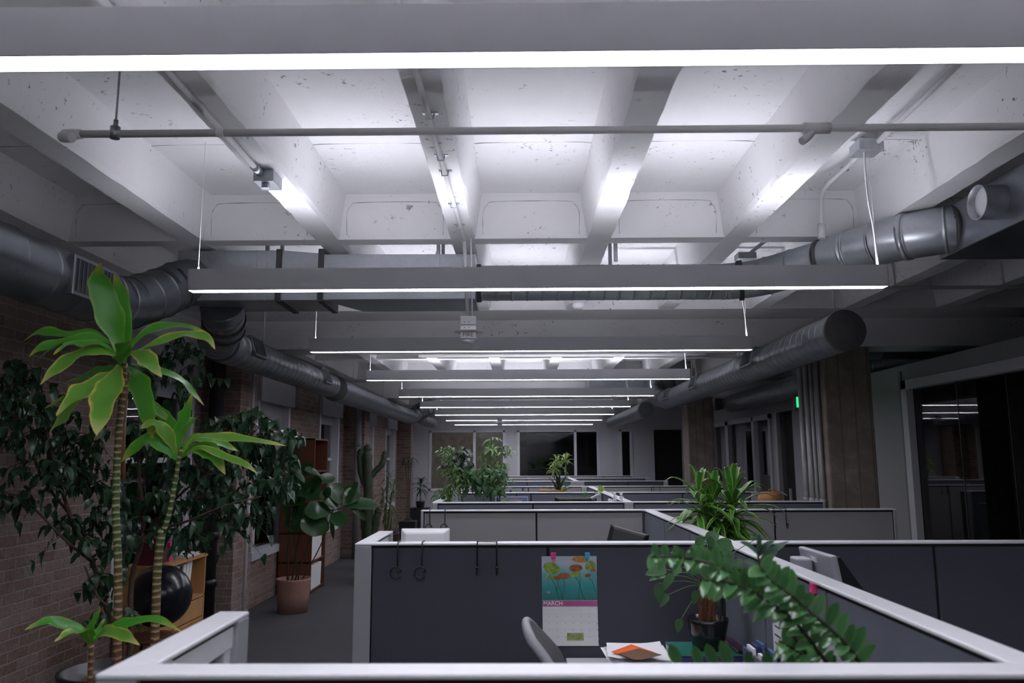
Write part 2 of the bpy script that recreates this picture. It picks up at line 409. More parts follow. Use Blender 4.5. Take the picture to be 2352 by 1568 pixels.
# --- left brick wall with windows and piers
ZW0, ZW1, ZBR = .58, 2.81, 2.86
WIN = [(-3.3, -1.9), (3.0 - 3.1, 1.35 - .05), (3.1, 4.5), (6.38, 7.82), (9.7, 11.1), (12.75, 14.15), (16.1, 17.5), (19.1, 20.5)]
wm = M(); y = YB
for a, b in WIN:
    wm.box(XL - .34, y, 0, XL, a, ZBR); wm.box(XL - .34, a, 0, XL, b, ZW0); wm.box(XL - .34, a, ZW1 + .02, XL, b, ZBR); y = b
wm.box(XL - .34, y, 0, XL, YE + 4, ZBR)
for p in (1.5, 8.1, 14.65, 20.9):
    wm.box(XL - .01, p, 0, -2.9, p + .52, 3.1)
struct(wm.build('wall_left', BRICK))
struct(M().box(XL - .34, YB, ZBR, XL - .02, YE + 4, ZS + .05).build('trim_5', WHITECONC))
WINF = plain('window_frame_paint', (.60, .60, .63), .5, var=.03)
BLIND = plain('roller_blind', (.40, .40, .42), .8, var=.04)
for i, (a, b) in enumerate(WIN[2:]):
    t = struct(thing('window_%d' % (i + 1), (XL, (a + b) / 2, ZW0)))
    f = M(); x0, x1 = XL - .14, XL + .02
    f.box(x0, a, ZW0, x1, a + .085, ZW1); f.box(x0, b - .085, ZW0, x1, b, ZW1); f.box(x0, a, ZW1 - .09, x1, b, ZW1); f.box(x0, a - .03, ZW0 - .02, x1 + .015, b + .03, ZW0 + .085)
    f.box(x0, a, 1.75, x0 + .05, b, 1.80)
    f.build('window_frame', WINF, t, bevel=.006)
    M().box(XL + .0, a - .02, 2.5, XL + .07, b + .03, ZW1 + .05).build('window_valance', BLIND, t, bevel=.006)
    M().box(XL - .09, a + .07, 2.30 + .06 * (i % 2), XL - .07, b - .07, 2.55).build('window_blind', BLIND, t)
    M().box(XL - .115, a + .05, ZW0 + .05, XL - .11, b - .05, ZW1).build('window_pane', GLASS, t)
# --- right side: office fronts
DFR = plain('aluminium_frame', (.42, .42, .45), .4, .3, var=.03)
rw = M(); ZT = 2.71
def wseg(y0, y1, z0=0, z1=ZT): rw.box(XR, y0, z0, XR + .12, y1, z1)
wseg(YB, 2.0); wseg(2.0, 8.62, 2.56, ZT); wseg(8.72, 12.2); wseg(12.2, 17.3, 2.5, ZT)
wseg(12.95, 13.2, 0, 2.5)
rw.box(XR, 17.3, 0, XR + .12, 17.42, ZT)
struct(rw.build('wall_right', WALLPAINT))
struct(M().box(XF, YB, 0, XF + .1, YE, ZS).build('wall_right_far', DARKPAINT))
lid = M().box(XR, YB, ZT, XF, 17.42, ZT + .06); struct(lid.build('trim_6', WALLPAINT))
struct(M().box(XR, 8.66, 0, XF, 8.72, ZT).box(XR + .12, 1.9, 0, XF, 2.0, ZT).box(XR + .12, 17.3, 0, XF, 17.42, ZT).build('wall_office', DARKPAINT))
struct(M().box(XL - .34, YB - .12, 0, XF + .1, YB, ZS).build('wall_back', WALLPAINT))
# big glass front near right
g = struct(thing('window_7', (XR, 5.3, 0)))
f = M(); f.box(XR - .03, 8.5, 0, XR + .15, 8.62, 2.6); f.box(XR - .03, 2.0, 2.5, XR + .15, 8.62, 2.6); f.box(XR - .03, 2.0, 0, XR + .15, 8.62, .06)
f.build('window_frame', WINF, g, bevel=.004)
ys = [2.06, 2.9, 3.7, 4.5, 5.3, 6.1, 6.87, 7.66, 8.5]
for a, b in zip(ys[:-1], ys[1:]):
    M().box(XR + .05, a + .004, .06, XR + .062, b - .004, 2.5).build('window_pane', GLASSO, g)
    M().box(XR + .045, b - .004, .06, XR + .067, b + .004, 2.5).build('window_joint', BLACK, g)
# office front further back: door, side lights, dark openings
g = struct(thing('door_1', (XR, 12.6, 0)))
M().box(XR + .03, 12.2, 0, XR + .07, 12.95, 2.5).build('door_leaf', BLACKG, g)
M().box(XR - .03, 12.86, 0, XR + .13, 13.0, 2.5).build('door_frame', DFR, g)
M().box(XR - .06, 12.3, .95, XR - .03, 12.33, 1.3).build('door_handle', DFR, g)
g = struct(thing('window_8', (XR, 15.2, 0)))
f = M()
for a, b in ((13.2, 13.32), (14.15, 14.27), (15.9, 16.1), (17.15, 17.3)): f.box(XR - .03, a, 0, XR + .13, b, 2.5)
f.box(XR - .03, 13.2, 2.42, XR + .13, 17.3, 2.5); f.build('window_frame', DFR, g)
for a, b in ((13.32, 14.15), (14.27, 15.9), (16.1, 17.15)):
    M().box(XR + .05, a, 0, XR + .06, b, 2.42).build('window_pane', GLASSO, g)
# --- end wall with interior glazing
ez = []
P_ = lambda x: at(x, 1040, YE).x
em = M()
def eseg(x0, x1, z0, z1, d=.14): em.box(x0, YE, z0, x1, YE + d, z1)
xa, xb, xc, xd, xe, xf_, xg, xh, xi, xj = [P_(v) for v in (952, 985, 1160, 1188, 1376, 1423, 1452, 1468, 1503, 1568)]
ZH = 2.56
eseg(XL - .1, XF, ZH, ZS); eseg(XL - .1, xb, 0, ZH); eseg(xc, xd, 0, ZH); eseg(xe, xf_, 0, ZH); eseg(xg, xi, 0, ZH); eseg(xj, XF, 0, ZH)
for a, b in ((xb, xc), (xd, xe), (xf_, xg)): eseg(a, b, 0, .9 if a != xf_ else 0.05)
ENDP = plain('end_wall_paint', (.50, .50, .54), .6, var=.02)
struct(em.build('wall_end', ENDP))
for i, (a, b, mids) in enumerate(((xb, xc, [P_(1090)]), (xd, xe, [P_(1252), P_(1322)]), (xf_, xg, []))):
    g = struct(thing('window_%d' % (9 + i), ((a + b) / 2, YE, 1.2)))
    f = M(); z0 = .9 if i < 2 else .05
    for x in [a, b - .06] + [m_ - .04 for m_ in mids if mids.index(m_) == len(mids) - 1]: f.box(x, YE - .02, z0, x + .07, YE + .1, ZH)
    f.box(a, YE - .02, z0 - .02, b, YE + .1, z0 + .05); f.box(a, YE - .02, ZH - .05, b, YE + .1, ZH)
    f.build('window_frame', WINF, g)
    M().box(a, YE + .04, z0, b, YE + .05, ZH).build('window_pane', GLASSC if i == 0 else GLASSO, g)
struct(M().box(xi, YE + .1, 0, xj, YE + .13, ZH).build('dark_opening', BLACK))  # black panel paints the dark inside an open gap in the wall
# room behind the end glazing
RC = plain('rough_concrete', (.30, .27, .25), .95, var=.3, scale=6, bump=.6, bscale=30)
struct(M().box(-3.6, YE + 4, 0, 0.2, YE + 4.2, ZS).build('wall_annex', RC))
struct(M().box(.2, YE + 3.0, 0, XF, YE + 3.1, ZS).build('wall_annex_dark', DARKPAINT))
struct(M().box(.2, YE + .14, 0, .3, YE + 4, ZS).build('wall_annex_side', DARKPAINT))
struct(M().box(XR + .12, YE - 4.9, 0, XF, YE - 4.8, ZS).build('wall_alcove', DARKPAINT))
t = thing('annex_fill_light', (-1.2, YE + 2, 3.2), 'unseen added lamp lighting the rough concrete annex behind the left end window', 'ceiling light')  # unseen lamp added to brighten the concrete behind the end glazing
M().box(-2.6, YE + 1.2, 3.30, -.2, YE + 1.35, 3.40).build('housing', LIGHTBODY, t); M().box(-2.6, YE + 1.21, 3.292, -.2, YE + 1.34, 3.30).build('lower_diffuser', emis('annex_fill_diffuser', (1, .95, .9), 42), t)
for q_ in (-2.4, -.4): M().cyl((q_, YE + 1.27, 3.39), (q_, YE + 1.27, ZS + .01), .004, 6).build('suspension_cable', CABLE, t)
# --- concrete columns with conduits
def column(y, label):
    t = thing('concrete_column', (3.34, y + .25, 0), label, 'column', 'board-formed concrete columns')
    m = M(); n = 14
    for k in range(n):
        z0, z1 = (ZG + .01) * k / n, (ZG + .01) * (k + 1) / n; e = [R.uniform(-.006, .006) for _ in range(4)]
    m.box(3.10, y, 0, 3.586, y + .5, ZG + .01); m.build('shaft', RAWCONC, t, bevel=.02)
    return t
column(8.0, 'rough board-formed brown concrete column beside the dark glass office front')
column(14.6, 'narrow-looking raw concrete column further back behind the striped spiky plant')
for k, (y, r, lx) in enumerate(((8.12, .022, 3.075), (8.2, .014, 3.08), (8.27, .022, 3.07), (8.37, .03, 3.06), (8.47, .018, 3.075), (8.55, .035, 3.06))):
    m = M().cyl((lx, y, 0), (lx, y, 2.9), r, 12); m.cyl((lx, y, 1.3), (lx, y, 1.36), r * 1.3, 12)
    tag(m.build('conduit', plain('steel_conduit', (.26, .25, .25), .5, .3)), 'vertical grey steel conduit strapped to the left face of the near concrete column', 'conduit', 'conduits on the near column')
# pipes on the left piers and drain pipe
tag(M().cyl((-2.84, 8.3, 0), (-2.84, 8.3, 3.1), .018, 10).build('riser_pipe', PIPEW), 'thin white riser pipe on the brick pier behind the corn plant', 'pipe')
m = M().cyl((-3.08, 7.93, 0), (-3.08, 7.93, 3.0), .075, 20)
for z in (.55, 1.0, 2.0): m.cyl((-3.08, 7.93, z), (-3.08, 7.93, z + .07), .088, 20)
tag(m.build('drain_pipe', BLACK), 'black cast iron drain pipe standing beside the oak bookcase', 'pipe')
m = M().cyl((-2.99, 14.5, 0), (-2.99, 14.5, 3.0), .06, 16); m.cyl((-2.99, 14.5, 2.0), (-2.99, 14.5, 2.1), .075, 16)
tag(m.build('drain_pipe', plain('grey_pipe', (.2, .2, .2), .6)), 'grey drain pipe on the far brick pier behind the cactus', 'pipe')

# ================================================================== LINEAR LIGHTS
LX0, LX1 = -1.741, 1.919; LZ = CZ + .876; LH = .115; LW = .072
def make_light(y):
    t = thing('linear_light', ((LX0 + LX1) / 2, y, LZ), None, None)
    y0, y1 = y, y + LW; w_ = .006
    m = M(); m.box(LX0, y0, LZ, LX1, y0 + w_, LZ + LH); m.box(LX0, y1 - w_, LZ, LX1, y1, LZ + LH); m.box(LX0, y0, LZ, LX0 + w_, y1, LZ + LH); m.box(LX1 - w_, y0, LZ, LX1, y1, LZ + LH)
    m.box(LX0 + w_, y0 + w_, LZ + .05, LX1 - w_, y1 - w_, LZ + .06)
    m.build('housing', LIGHTBODY, t)
    M().box(LX0 + .006, y0 + .006, LZ + .001, LX1 - .006, y1 - .006, LZ + .006).build('lower_diffuser', DIFF_DN, t)
    M().box(LX0 + .006, y0 + .006, LZ + LH - .012, LX1 - .006, y1 - .006, LZ + LH - .006).build('upper_diffuser', DIFF_UP, t)
    m = M()
    c1 = M().cyl((LX0 + .04, y + LW / 2, LZ + LH - .01), (LX0 + .04, y + LW / 2, ZS), .0015, 6); c1.cyl((LX0 + .04, y + LW / 2, LZ + LH - .005), (LX0 + .04, y + LW / 2, LZ + LH + .02), .005, 8); c1.build('suspension_cable', CABLE, t)
    c2 = M().cyl((LX1 - .04, y + LW / 2, LZ + LH - .01), (LX1 - .04, y + LW / 2, ZS), .0015, 6); c2.build('suspension_cable', CABLE, t)
    pw = M().tube(spl([V((LX1 - .04, y + .03, LZ + LH)), V((LX1 - .05, y + .02, LZ + .3)), V((LX1 - .075, y + .01, LZ + .5)), V((LX1 - .08, y, ZS - .01))], 12), .0055, 8); pw.build('power_cord', CABLE, t)
    return t
LY = [-5.6, -3.2, -0.8] + [1.596 + 2.402 * i for i in range(9)]
names = ['unseen rear light, third behind the camera', 'unseen rear light, second behind the camera', 'unseen light just behind the camera',
         'white linear light crossing the whole top of the picture, nearest of the row',
         'white linear pendant light in front of the square metal duct, whole length visible',
         'white linear pendant light directly behind the hanging fire strobe',
         'white linear pendant light, fourth of the receding row, under the bright far coffers',
         'white linear pendant light, fifth of the receding row, level with the right duct elbow',
         'white linear pendant light, sixth of the receding row',
         'white linear pendant light, third from the far end of the row',
         'white linear pendant light, second from the far end, level with the far strobe',
         'shortest looking linear pendant light, last of the row before the end wall windows']
L0 = make_light(LY[0]); L0['label'] = names[0]; L0['category'] = 'ceiling light'; L0['group'] = 'linear pendant lights in a row'
for i, y in enumerate(LY[1:]): copy_tree(L0, (0, y - LY[0], 0), names[i + 1])

# ================================================================== DUCTS
def duct(m, path, r, pitch, n=36, ridge=.0035):
    """round duct with raised seams every `pitch` metres"""
    path = [V(p) for p in path]; L = [0]
    for a, b in zip(path[:-1], path[1:]): L.append(L[-1] + (b - a).length)
    def pos(s_):
        for i in range(len(path) - 1):
            if s_ <= L[i + 1] or i == len(path) - 2:
                return path[i].lerp(path[i + 1], (s_ - L[i]) / max(1e-6, L[i + 1] - L[i]))
    ss = set(L); k = pitch * .5
    rf = (lambda s_: r) if not callable(r) else r
    rad = {}
    for s_ in L: rad[s_] = rf(s_ / L[-1])
    while k < L[-1] - .01:
        for d_, e in ((-.014, 0), (-.0045, 0), (-.002, ridge), (.002, ridge), (.0045, 0), (.014, 0)):
            rad[k + d_] = rf(k / L[-1]) + e
        k += pitch
    ks = sorted(rad); m.tube([pos(x) for x in ks], [rad[x] for x in ks], n, True)
def ring(c, ax, r, wd=.02, n=36): # collar
    c = V(c); ax = V(ax).normalized() * wd / 2
    return M().tube([c - ax, c - ax, c + ax, c + ax], [r - .004, r + .005, r + .005, r - .004], n, False)
def grille(t, c, side, r, ln=.3, hh=.13):
    # rectangular diffuser let into a round duct wall running along Y; side = unit vector pointing into the room
    c = V(c); sd = V(side).normalized(); up = sd.cross(V((0, 1, 0))).normalized()
    f = M(); cc = c + sd * (r - .004)
    f.obox(cc, sd * .018, V((0, ln / 2 + .02, 0)), up * (hh / 2 + .018)); o = f.build('vent_collar', GALVD, t, bevel=.004)
    g_ = M(); g_.obox(cc + sd * .013, sd * .008, V((0, ln / 2, 0)), up * hh / 2); g_.build('vent_opening', SEAL, o)
    s_ = M()
    for i in range(11):
        s_.obox(cc + sd * .022 + V((0, (i / 10 - .5) * ln * .94, 0)), sd * .004, V((0, .003, 0)), up * hh / 2 * .96)
    s_.build('vent_louvre', GALVD, o)
HX, HZ = -2.42, CZ + .922
# left near duct
t = thing('round_duct', (-2.4, 2.9, HZ), 'large dark round duct at the upper left edge, curving into the square duct', 'duct')
m = M(); pa = spl([V((-2.4, -5.5, HZ)), V((-2.4, 0, HZ)), V((-2.4, 4.2, HZ))], 12)
duct(m, pa + [V((-2.4, 4.35, HZ))], .160, .26); m.build('duct_pipe', GALVD, t)
el = spl([V((-2.4, 4.3, HZ)), V((-2.395, 4.62, HZ + .01)), V((-2.33, 4.92, HZ + .13)), V((-2.24, 5.10, HZ + .24)), V((-2.1, 5.22, HZ + .28)), V((-1.9, 5.27, HZ + .28))], 30)
m = M(); duct(m, el, .158, .15, ridge=.006); m.build('duct_elbow', GALVD, t)
ring((-2.4, 4.30, HZ), (0, 1, 0), .165, .03).build('duct_collar', SEAL, t)
grille(t, (-2.4, 4.02, HZ), (1, 0, .0), .16, .40, .17)
ring((-2.4, 3.70, HZ), (0, 1, 0), .166, .03).build('duct_collar', GALV, t)
# rectangular trunk duct
YD0, YD1 = 5.07, 5.48; zt, zb = CZ + 1.36, CZ + 1.04
t = thing('rectangular_duct', (-1.3, 5.27, zb), 'rectangular galvanised trunk duct hung behind the second pendant light', 'duct')
xt = [at(x, 640, 5.07).x for x in (405, 640, 737, 800, 1092)]
M().box(xt[0], YD0, zb, xt[1], YD1, zt + .02).build('duct_section', GALV, t, bevel=.004)
M().hexa([(xt[1], YD0, zb), (xt[2], YD0, zb - .0), (xt[2], YD1, zb - .0), (xt[1], YD1, zb), (xt[1], YD0, zt + .02), (xt[2], YD0, zt - .005), (xt[2], YD1, zt - .005), (xt[1], YD1, zt + .02)]).build('duct_transition', GALV, t)
M().hexa([(xt[2], YD0, zb), (xt[4], YD0, zb), (xt[4], YD1 + .02, zb - .0), (xt[2] + .2, YD1 + .02, zb), (xt[2], YD0, zt - .01), (xt[4], YD0, zt - .015), (xt[4], YD1 + .02, zt - .015), (xt[2] + .2, YD1 + .02, zt - .01)]).build('duct_section', GALV, t, bevel=.003)
for x in (xt[1], xt[2]): M().box(x - .02, YD0 - .008, zb - .01, x + .018, YD1 + .03, zt + .026).build('duct_joint', SEAL, t)
for x in (630, 1012, 1408):
    X_ = at(x, 570, 5.25).x; m = M().box(X_ - .012, 5.10, zt - .02 if x < 1100 else CZ + 1.30, X_ + .012, 5.13, ZS).build('hanger_strap', GALV, t); M().box(X_ - .012, 5.42, zt - .02 if x < 1100 else CZ + 1.30, X_ + .012, 5.44, ZS).build('hanger_strap', GALV, t)
    if x < 1100: M().box(X_ - .014, YD0 - .004, zb, X_ + .014, YD0 - .001, zt).build('face_strap', GALV, t)
for x in [at(x, 640, 5.07).x for x in (485, 587)]: M().box(x - .003, YD0 - .003, zb, x + .003, YD0, zt + .02).build('standing_seam', GALV, t)
# spiral duct to the right
t = thing('spiral_duct', (.6, 5.27, CZ + 1.2), 'galvanised spiral duct running right from the square duct to the ceiling box', 'duct')
ZS1 = CZ + 1.195; m = M(); duct(m, [(-.31, 5.29, ZS1), (1.42, 5.29, ZS1)], .122, .104, ridge=.003); m.build('duct_pipe', GALV, t)
el = spl([V((1.42, 5.29, ZS1)), V((1.62, 5.22, ZS1 + .01)), V((1.9, 4.93, ZS1 + .04)), V((2.12, 4.62, ZS1 + .065)), V((2.28, 4.42, ZS1 + .07)), V((2.5, 4.28, ZS1 + .07)), V((2.75, 4.28, ZS1 + .07))], 36)
m = M(); duct(m, el, lambda s_: .124 + .012 * s_, .19, ridge=.004); m.build('duct_elbow', GALV, t)
for k in (3, 13, 16, 23, 29): ring(el[k], el[k + 1] - el[k - 1], .133, .03 if k != 16 else .012).build('duct_collar', SEAL if k in (3, 13, 29) else GALV, t)
ring((-.29, 5.29, ZS1), (1, 0, 0), .127, .05).build('duct_collar', SEAL, t)
# plenum box
t = thing('plenum_box', (2.85, 3.95, CZ + 1.12), 'galvanised plenum box with a round white stub opening at the upper right edge', 'duct box')
bx0 = 2.42; m = M().box(bx0, 3.55, CZ + 1.12, 3.5, 4.42, CZ + 1.395); m.build('box_body', GALVD, t, bevel=.005)
m = M().box(bx0 - .012, 3.50, CZ + 1.10, 3.55, 3.56, CZ + 1.40); m.build('box_flange', SEAL, t)
sc = V((bx0, 3.83, CZ + 1.265)); m = M(); a = .088
m.lathe(sc, [(a, 0.0), (a, -.11), (a + .002, -.112), (a - .004, -.112), (a - .004, -.02)], 32, 'X'); m.build('stub_collar', GALV, t)
m = M(); m.lathe(sc, [(0, -.075), (a - .006, -.075), (a - .006, -.07), (0, -.07)], 32, 'X'); m.build('stub_lining', WMETAL, t)
# left drop from trunk then long duct
t = thing('round_duct', (HX, 7.4, HZ), 'long round steel duct with vents running back above the left windows', 'duct')
el = spl([V((-2.06, 5.3, CZ + 1.05)), V((-2.08, 5.40, CZ + .99)), V((-2.16, 5.62, HZ + .02)), V((-2.33, 5.95, HZ)), V((HX, 6.3, HZ)), V((HX, 6.6, HZ))], 24)
m = M(); duct(m, el, .142, .16, ridge=.006); m.build('duct_elbow', GALVD, t)
for k in (6, 9, 18): ring(el[k], el[k + 1] - el[k - 1], .146, .03).build('duct_collar', SEAL, t)
m = M(); duct(m, [(HX, 6.55, HZ), (HX, 9.9, HZ)], .141, .15); m.build('duct_pipe', GALVD, t)
for y in (6.75, 9.2): grille(t, (HX, y, HZ), (.95, 0, .3), .141, .26, .15); ring((HX, y - .2, HZ), (0, 1, 0), .145, .025).build('duct_collar', SEAL, t)
for y in (6.4, 7.3, 9.6): M().cyl((HX, y, HZ + .13), (HX, y, ZS), .006, 8).build('hanger_rod', PIPEW, t)
t = thing('round_duct', (HX, 10.5, HZ), 'round duct with capped round end behind the long left duct', 'duct')
HX2 = -2.46
m = M(); duct(m, [(HX2, 10.35, HZ), (HX2, 17.3, HZ)], .162, .13); m.build('duct_pipe', GALVD, t)
m = M(); m.lathe((HX2, 10.345, HZ), [(0, 0), (.163, 0), (.166, .01), (.166, .03)], 36, 'Y'); m.build('end_cap', plain('duct_end_cap', (.12, .12, .12), .6), t)
for y in (12.0, 13.6, 16): ring((HX2, y, HZ), (0, 1, 0), .168, .04).build('duct_collar', SEAL, t)
m = M(); duct(m, spl([V((HX2, 17.2, HZ)), V((HX2 + .02, 17.7, HZ + .02)), V((HX2 + .2, 18, HZ + .2)), V((HX2 + .6, 18.1, HZ + .36))], 16), .16, .14, ridge=.006); m.build('duct_elbow', GALVD, t)
for y in (11.5, 14): M().cyl((HX2, y, HZ + .15), (HX2, y, ZS), .006, 8).build('hanger_rod', PIPEW, t)
t = thing('round_duct', (HX2, 19.5, HZ), 'short round duct with small elbow at the far end of the brick wall', 'duct')
m = M(); duct(m, spl([V((HX2 + .5, 18.5, HZ + .3)), V((HX2 + .1, 18.7, HZ + .1)), V((HX2 + .1, 19.2, HZ)), V((HX2 + .15, 20.6, HZ))], 16), .13, .25); m.build('duct_pipe', GALVD, t)
M().cyl((HX2 + .15, 19.8, HZ), (HX2 + .15, 19.8, ZS), .006, 8).build('hanger_rod', PIPEW, t)
# right long duct with round end cap
RX, RZ = 2.42, CZ + .93
t = thing('round_duct', (RX, 5.77, RZ), 'long round steel duct with dark round end cap below the right ceiling', 'duct')
m = M(); duct(m, [(RX, 5.77, RZ), (RX, 12.6, RZ)], .151, .14); m.build('duct_pipe', GALVD, t)
m = M(); m.lathe((RX, 5.765, RZ), [(0, 0), (.150, 0), (.156, .008), (.156, .03)], 40, 'Y'); m.build('end_cap', plain('duct_end_cap', (.12, .12, .12), .6), t)
for y in (7.8, 10.3, 12.2): grille(t, (RX, y, RZ), (-.95, 0, .3), .151, .3, .14); ring((RX, y - .25, RZ), (0, 1, 0), .157, .03).build('duct_collar', SEAL, t)
m = M(); duct(m, spl([V((RX, 12.5, RZ)), V((RX - .02, 12.9, RZ + .01)), V((RX - .12, 13.25, RZ + .12)), V((RX - .1, 13.45, RZ + .3)), V((RX + .2, 13.5, RZ + .4))], 20), .15, .14, ridge=.007); m.build('duct_elbow', GALVD, t)
for y in (5.95, 8.6, 11): M().cyl((RX, y, RZ + .14), (RX, y, ZS), .005, 8).build('hanger_rod', PIPEW, t)
t = thing('flat_duct', (2.3, 15, RZ - .05), 'dark duct branch continuing towards the end wall past the right duct elbow', 'duct')
m = M(); duct(m, [(2.42, 15.1, RZ - .02), (2.42, 20.9, RZ - .02)], .15, .5); m.build('duct_pipe', GALVD, t)
for y in (15.6, 18.5): M().cyl((2.42, y, RZ), (2.42, y, ZS), .006, 8).build('hanger_rod', PIPEW, t)
# ducts over the offices
for (y0, x, z, r, lab) in ((9.1, 4.9, 2.98, .19, 'dark duct over the offices, right of the near column'), (9.6, 3.8, 2.74, .15, 'dark duct running behind the near column towards the far offices')):
    m = M(); duct(m, [(x, y0, z), (x, y0 + 4.6 if x < 4 else y0 + 3, z)], r, .3, 24); tag(m.build('round_duct', GALVD), lab, 'duct')
t = M(); duct(t, [(3.7, 9.0, 3.0), (7.2, 9.2, 3.0)], .11, .3, 24); tag(t.build('round_duct', GALVD), 'dark horizontal duct between the near column and the glass office top', 'duct')
m = M().box(1.2, 13.6, 2.93, 1.75, 14.3, 3.17); m.box(1.75, 13.75, 2.95, 2.9, 14.2, 3.15); tag(m.build('rectangular_duct', GALVD), 'dark square duct behind the right duct elbow', 'duct')

# ================================================================== PIPES, CONDUITS, DEVICES
yp = 3.05; zp = at(1176, 300, yp).z
t = thing('sprinkler_pipe', (1, yp, zp), 'grey sprinkler pipe crossing the coffers with elbow and tee fittings', 'pipe')
xl = at(170, 306, yp).x; m = M().cyl((xl, yp, zp), (5.2, yp, zp), .0155, 16); m.build('pipe', PIPEW, t)
m = M().tube(spl([V((xl + .03, yp, zp)), V((xl - .03, yp, zp)), V((xl - .035, yp - .0, zp - .005)), V((xl - .02, yp - .04, zp - .03)), V((xl + .03, yp - .06, zp - .04))], 12), [.024] * 5 + [.022] * 8 if False else .021, 14); m.build('elbow_fitting', PIPEW, t)
xt_ = at(1855, 297, yp).x; m = M().cyl((xt_ - .02, yp, zp), (xt_ + .09, yp, zp), .0235, 16); m.tube(spl([V((xt_ + .03, yp, zp)), V((xt_ + .0, yp + .0, zp - .035)), V((xt_ - .03, yp - .01, zp - .06))], 6), .017, 12); m.build('tee_fitting', PIPEW, t)
xh_ = at(265, 298, yp).x; m = M().cyl((xh_, yp, zp + .01), (xh_, yp, ZS), .0045, 8); m.cyl((xh_, yp, zp + .01), (xh_, yp, zp + .06), .010, 8); m.tube([(xh_, yp, zp + .03), (xh_, yp, zp - .02)], .02, 10); m.build('hanger_rod', GALVD, t)
xw = at(505, 305, yp).x; m = M()
for k in range(4): m.tube([(xw + k * .008 - .012, yp, zp), (xw + k * .008 - .006, yp, zp)], .0185, 12)
m.build('wire_wrap', CABLE, t)
for (y, py, x0, x1, r, lab) in ((6.35, 664, .9, 5.5, .016, 'white pipe crossing behind the second pendant light on the right'), (7.75, 716, -.3, 5.2, .018, 'white pipe running along the near girder face'), (7.72, 712, 1.4, 5.2, .010, 'thin conduit just above the white pipe on the girder'), (9.2, 815, -1.2, 2.2, .018, 'white pipe behind the near girder above the fourth light')):
    z = at(1500, py, y).z; m = M().cyl((x0, y, z), (x1, y, z), r, 12)
    for q in range(4): m.cyl((x0 + (q + .5) * (x1 - x0) / 4, y, z), (x0 + (q + .5) * (x1 - x0) / 4, y, min(ZJ, z + .3)), .004, 6)
    tag(m.build('ceiling_pipe', PIPEW), lab, 'pipe')
# conduit along the centre joist and down to the fire strobe
jx = JX[3]; ys_ = 4.9
t = thing('ceiling_conduit', (jx, 4, ZJ), 'white conduit clipped under the centre joist, dropping to the fire strobe', 'conduit')
M().tube(spl([V((jx - .01, .9, ZJ - .013)), V((jx - .005, 3, ZJ - .013)), V((jx + .01, 4.6, ZJ - .013))], 8) + spl([V((jx + .01, 4.6, ZJ - .013)), V((jx + .012, 4.80, ZJ - .016)), V((jx + .015, 4.84, ZJ - .02)), V((jx + .015, 4.86, ZJ - .02))], 9)[1:], .012, 12).build('conduit_pipe', PIPEW, t)
for y in (2.6, 3.05, 3.5, 3.7, 4.2, 4.6): M().box(jx - .03, y - .01, ZJ - .003, jx + .035, y + .01, ZJ + .002).tube([(jx - .018, y, ZJ), (jx - .014, y, ZJ - .026), (jx + .014, y, ZJ - .026), (jx + .018, y, ZJ)], .003, 6).build('conduit_strap', GALV, t)
zb_ = at(1076, 728, 4.9).z; cx = at(1076, 745, 4.9).x
t = thing('fire_strobe', (cx, 4.9, zb_ - .2), 'white hanging fire alarm strobe in front of the third pendant light', 'fire alarm')
px = 4.9 / 1800
M().box(cx - 18 * px, 4.86, zb_ - 20 * px, cx + 18 * px, 4.94, zb_).build('back_box', WMETAL, t, bevel=.003)
M().box(cx - 18 * px, 4.865, zb_ - 32 * px, cx + 18 * px, 4.935, zb_ - 21 * px).build('junction_box', WMETAL, t, bevel=.003)
M().lathe((cx, 4.9, zb_ - 36 * px), [(0, 0), (32 * px, .0), (34 * px, .006), (20 * px, .014), (0, .014)], 32).build('mounting_plate', WMETAL, t)
M().cyl((cx - .005, 4.9, zb_ - .01), (cx - .03, 4.9, ZJ + .002), .012, 12).build('drop_conduit', PIPEW, t); M().cyl((cx + .025, 4.91, zb_ - .01), (cx + .012, 4.91, ZJ + .002), .005, 8).build('signal_cable', CABLE, t)
h = M().box(cx - 18 * px, 4.862, zb_ - 52 * px, cx + 18 * px, 4.938, zb_ - 36 * px).build('strobe_housing', WMETAL, t, bevel=.006)
text(M(), 'FIRE', (cx, 4.8605, zb_ - 48 * px), (1, 0, 0), (0, 0, 1), .038, align='CENTER').build('fire_lettering', plain('red_ink', (.20, .09, .09), .6), t)
LENS = plain('clear_lens', (.75, .77, .8), .05, .6); M().tube([(cx - 15 * px, 4.9, zb_ - 55 * px), (cx + 15 * px, 4.9, zb_ - 55 * px)], 6 * px, 14).build('strobe_lens', LENS, t)
m = M()
for k in range(4): m.cyl((cx + (-8 + (k % 2) * 10) * px, 4.861, zb_ - (14 if k < 2 else 27) * px), (cx + (-8 + (k % 2) * 10) * px, 4.858, zb_ - (14 if k < 2 else 27) * px), .003, 8)
m.build('screw_head', BLACK, t)
# far strobe
t = thing('fire_strobe', at(1148, 985, 16.9), 'small dark fire alarm box hanging below the last pendant lights', 'fire alarm')
p = at(1148, 968, 16.9); M().box(p.x - .05, 16.86, p.z - .09, p.x + .05, 16.95, p.z + .09).build('back_box', plain('grey_box', (.2, .2, .21), .5), t, bevel=.004)
M().lathe((p.x, 16.9, p.z - .02), [(0, 0), (.11, 0), (.11, .012), (0, .012)], 24).build('mounting_plate', WMETAL, t)
m = M().cyl((p.x - .02, 16.9, p.z + .08), (p.x - .02, 16.9, ZS), .01, 8); m.cyl((p.x + .03, 16.9, p.z + .08), (p.x + .03, 16.9, ZS), .006, 8); m.build('conduit_pipe', PIPEW, t)
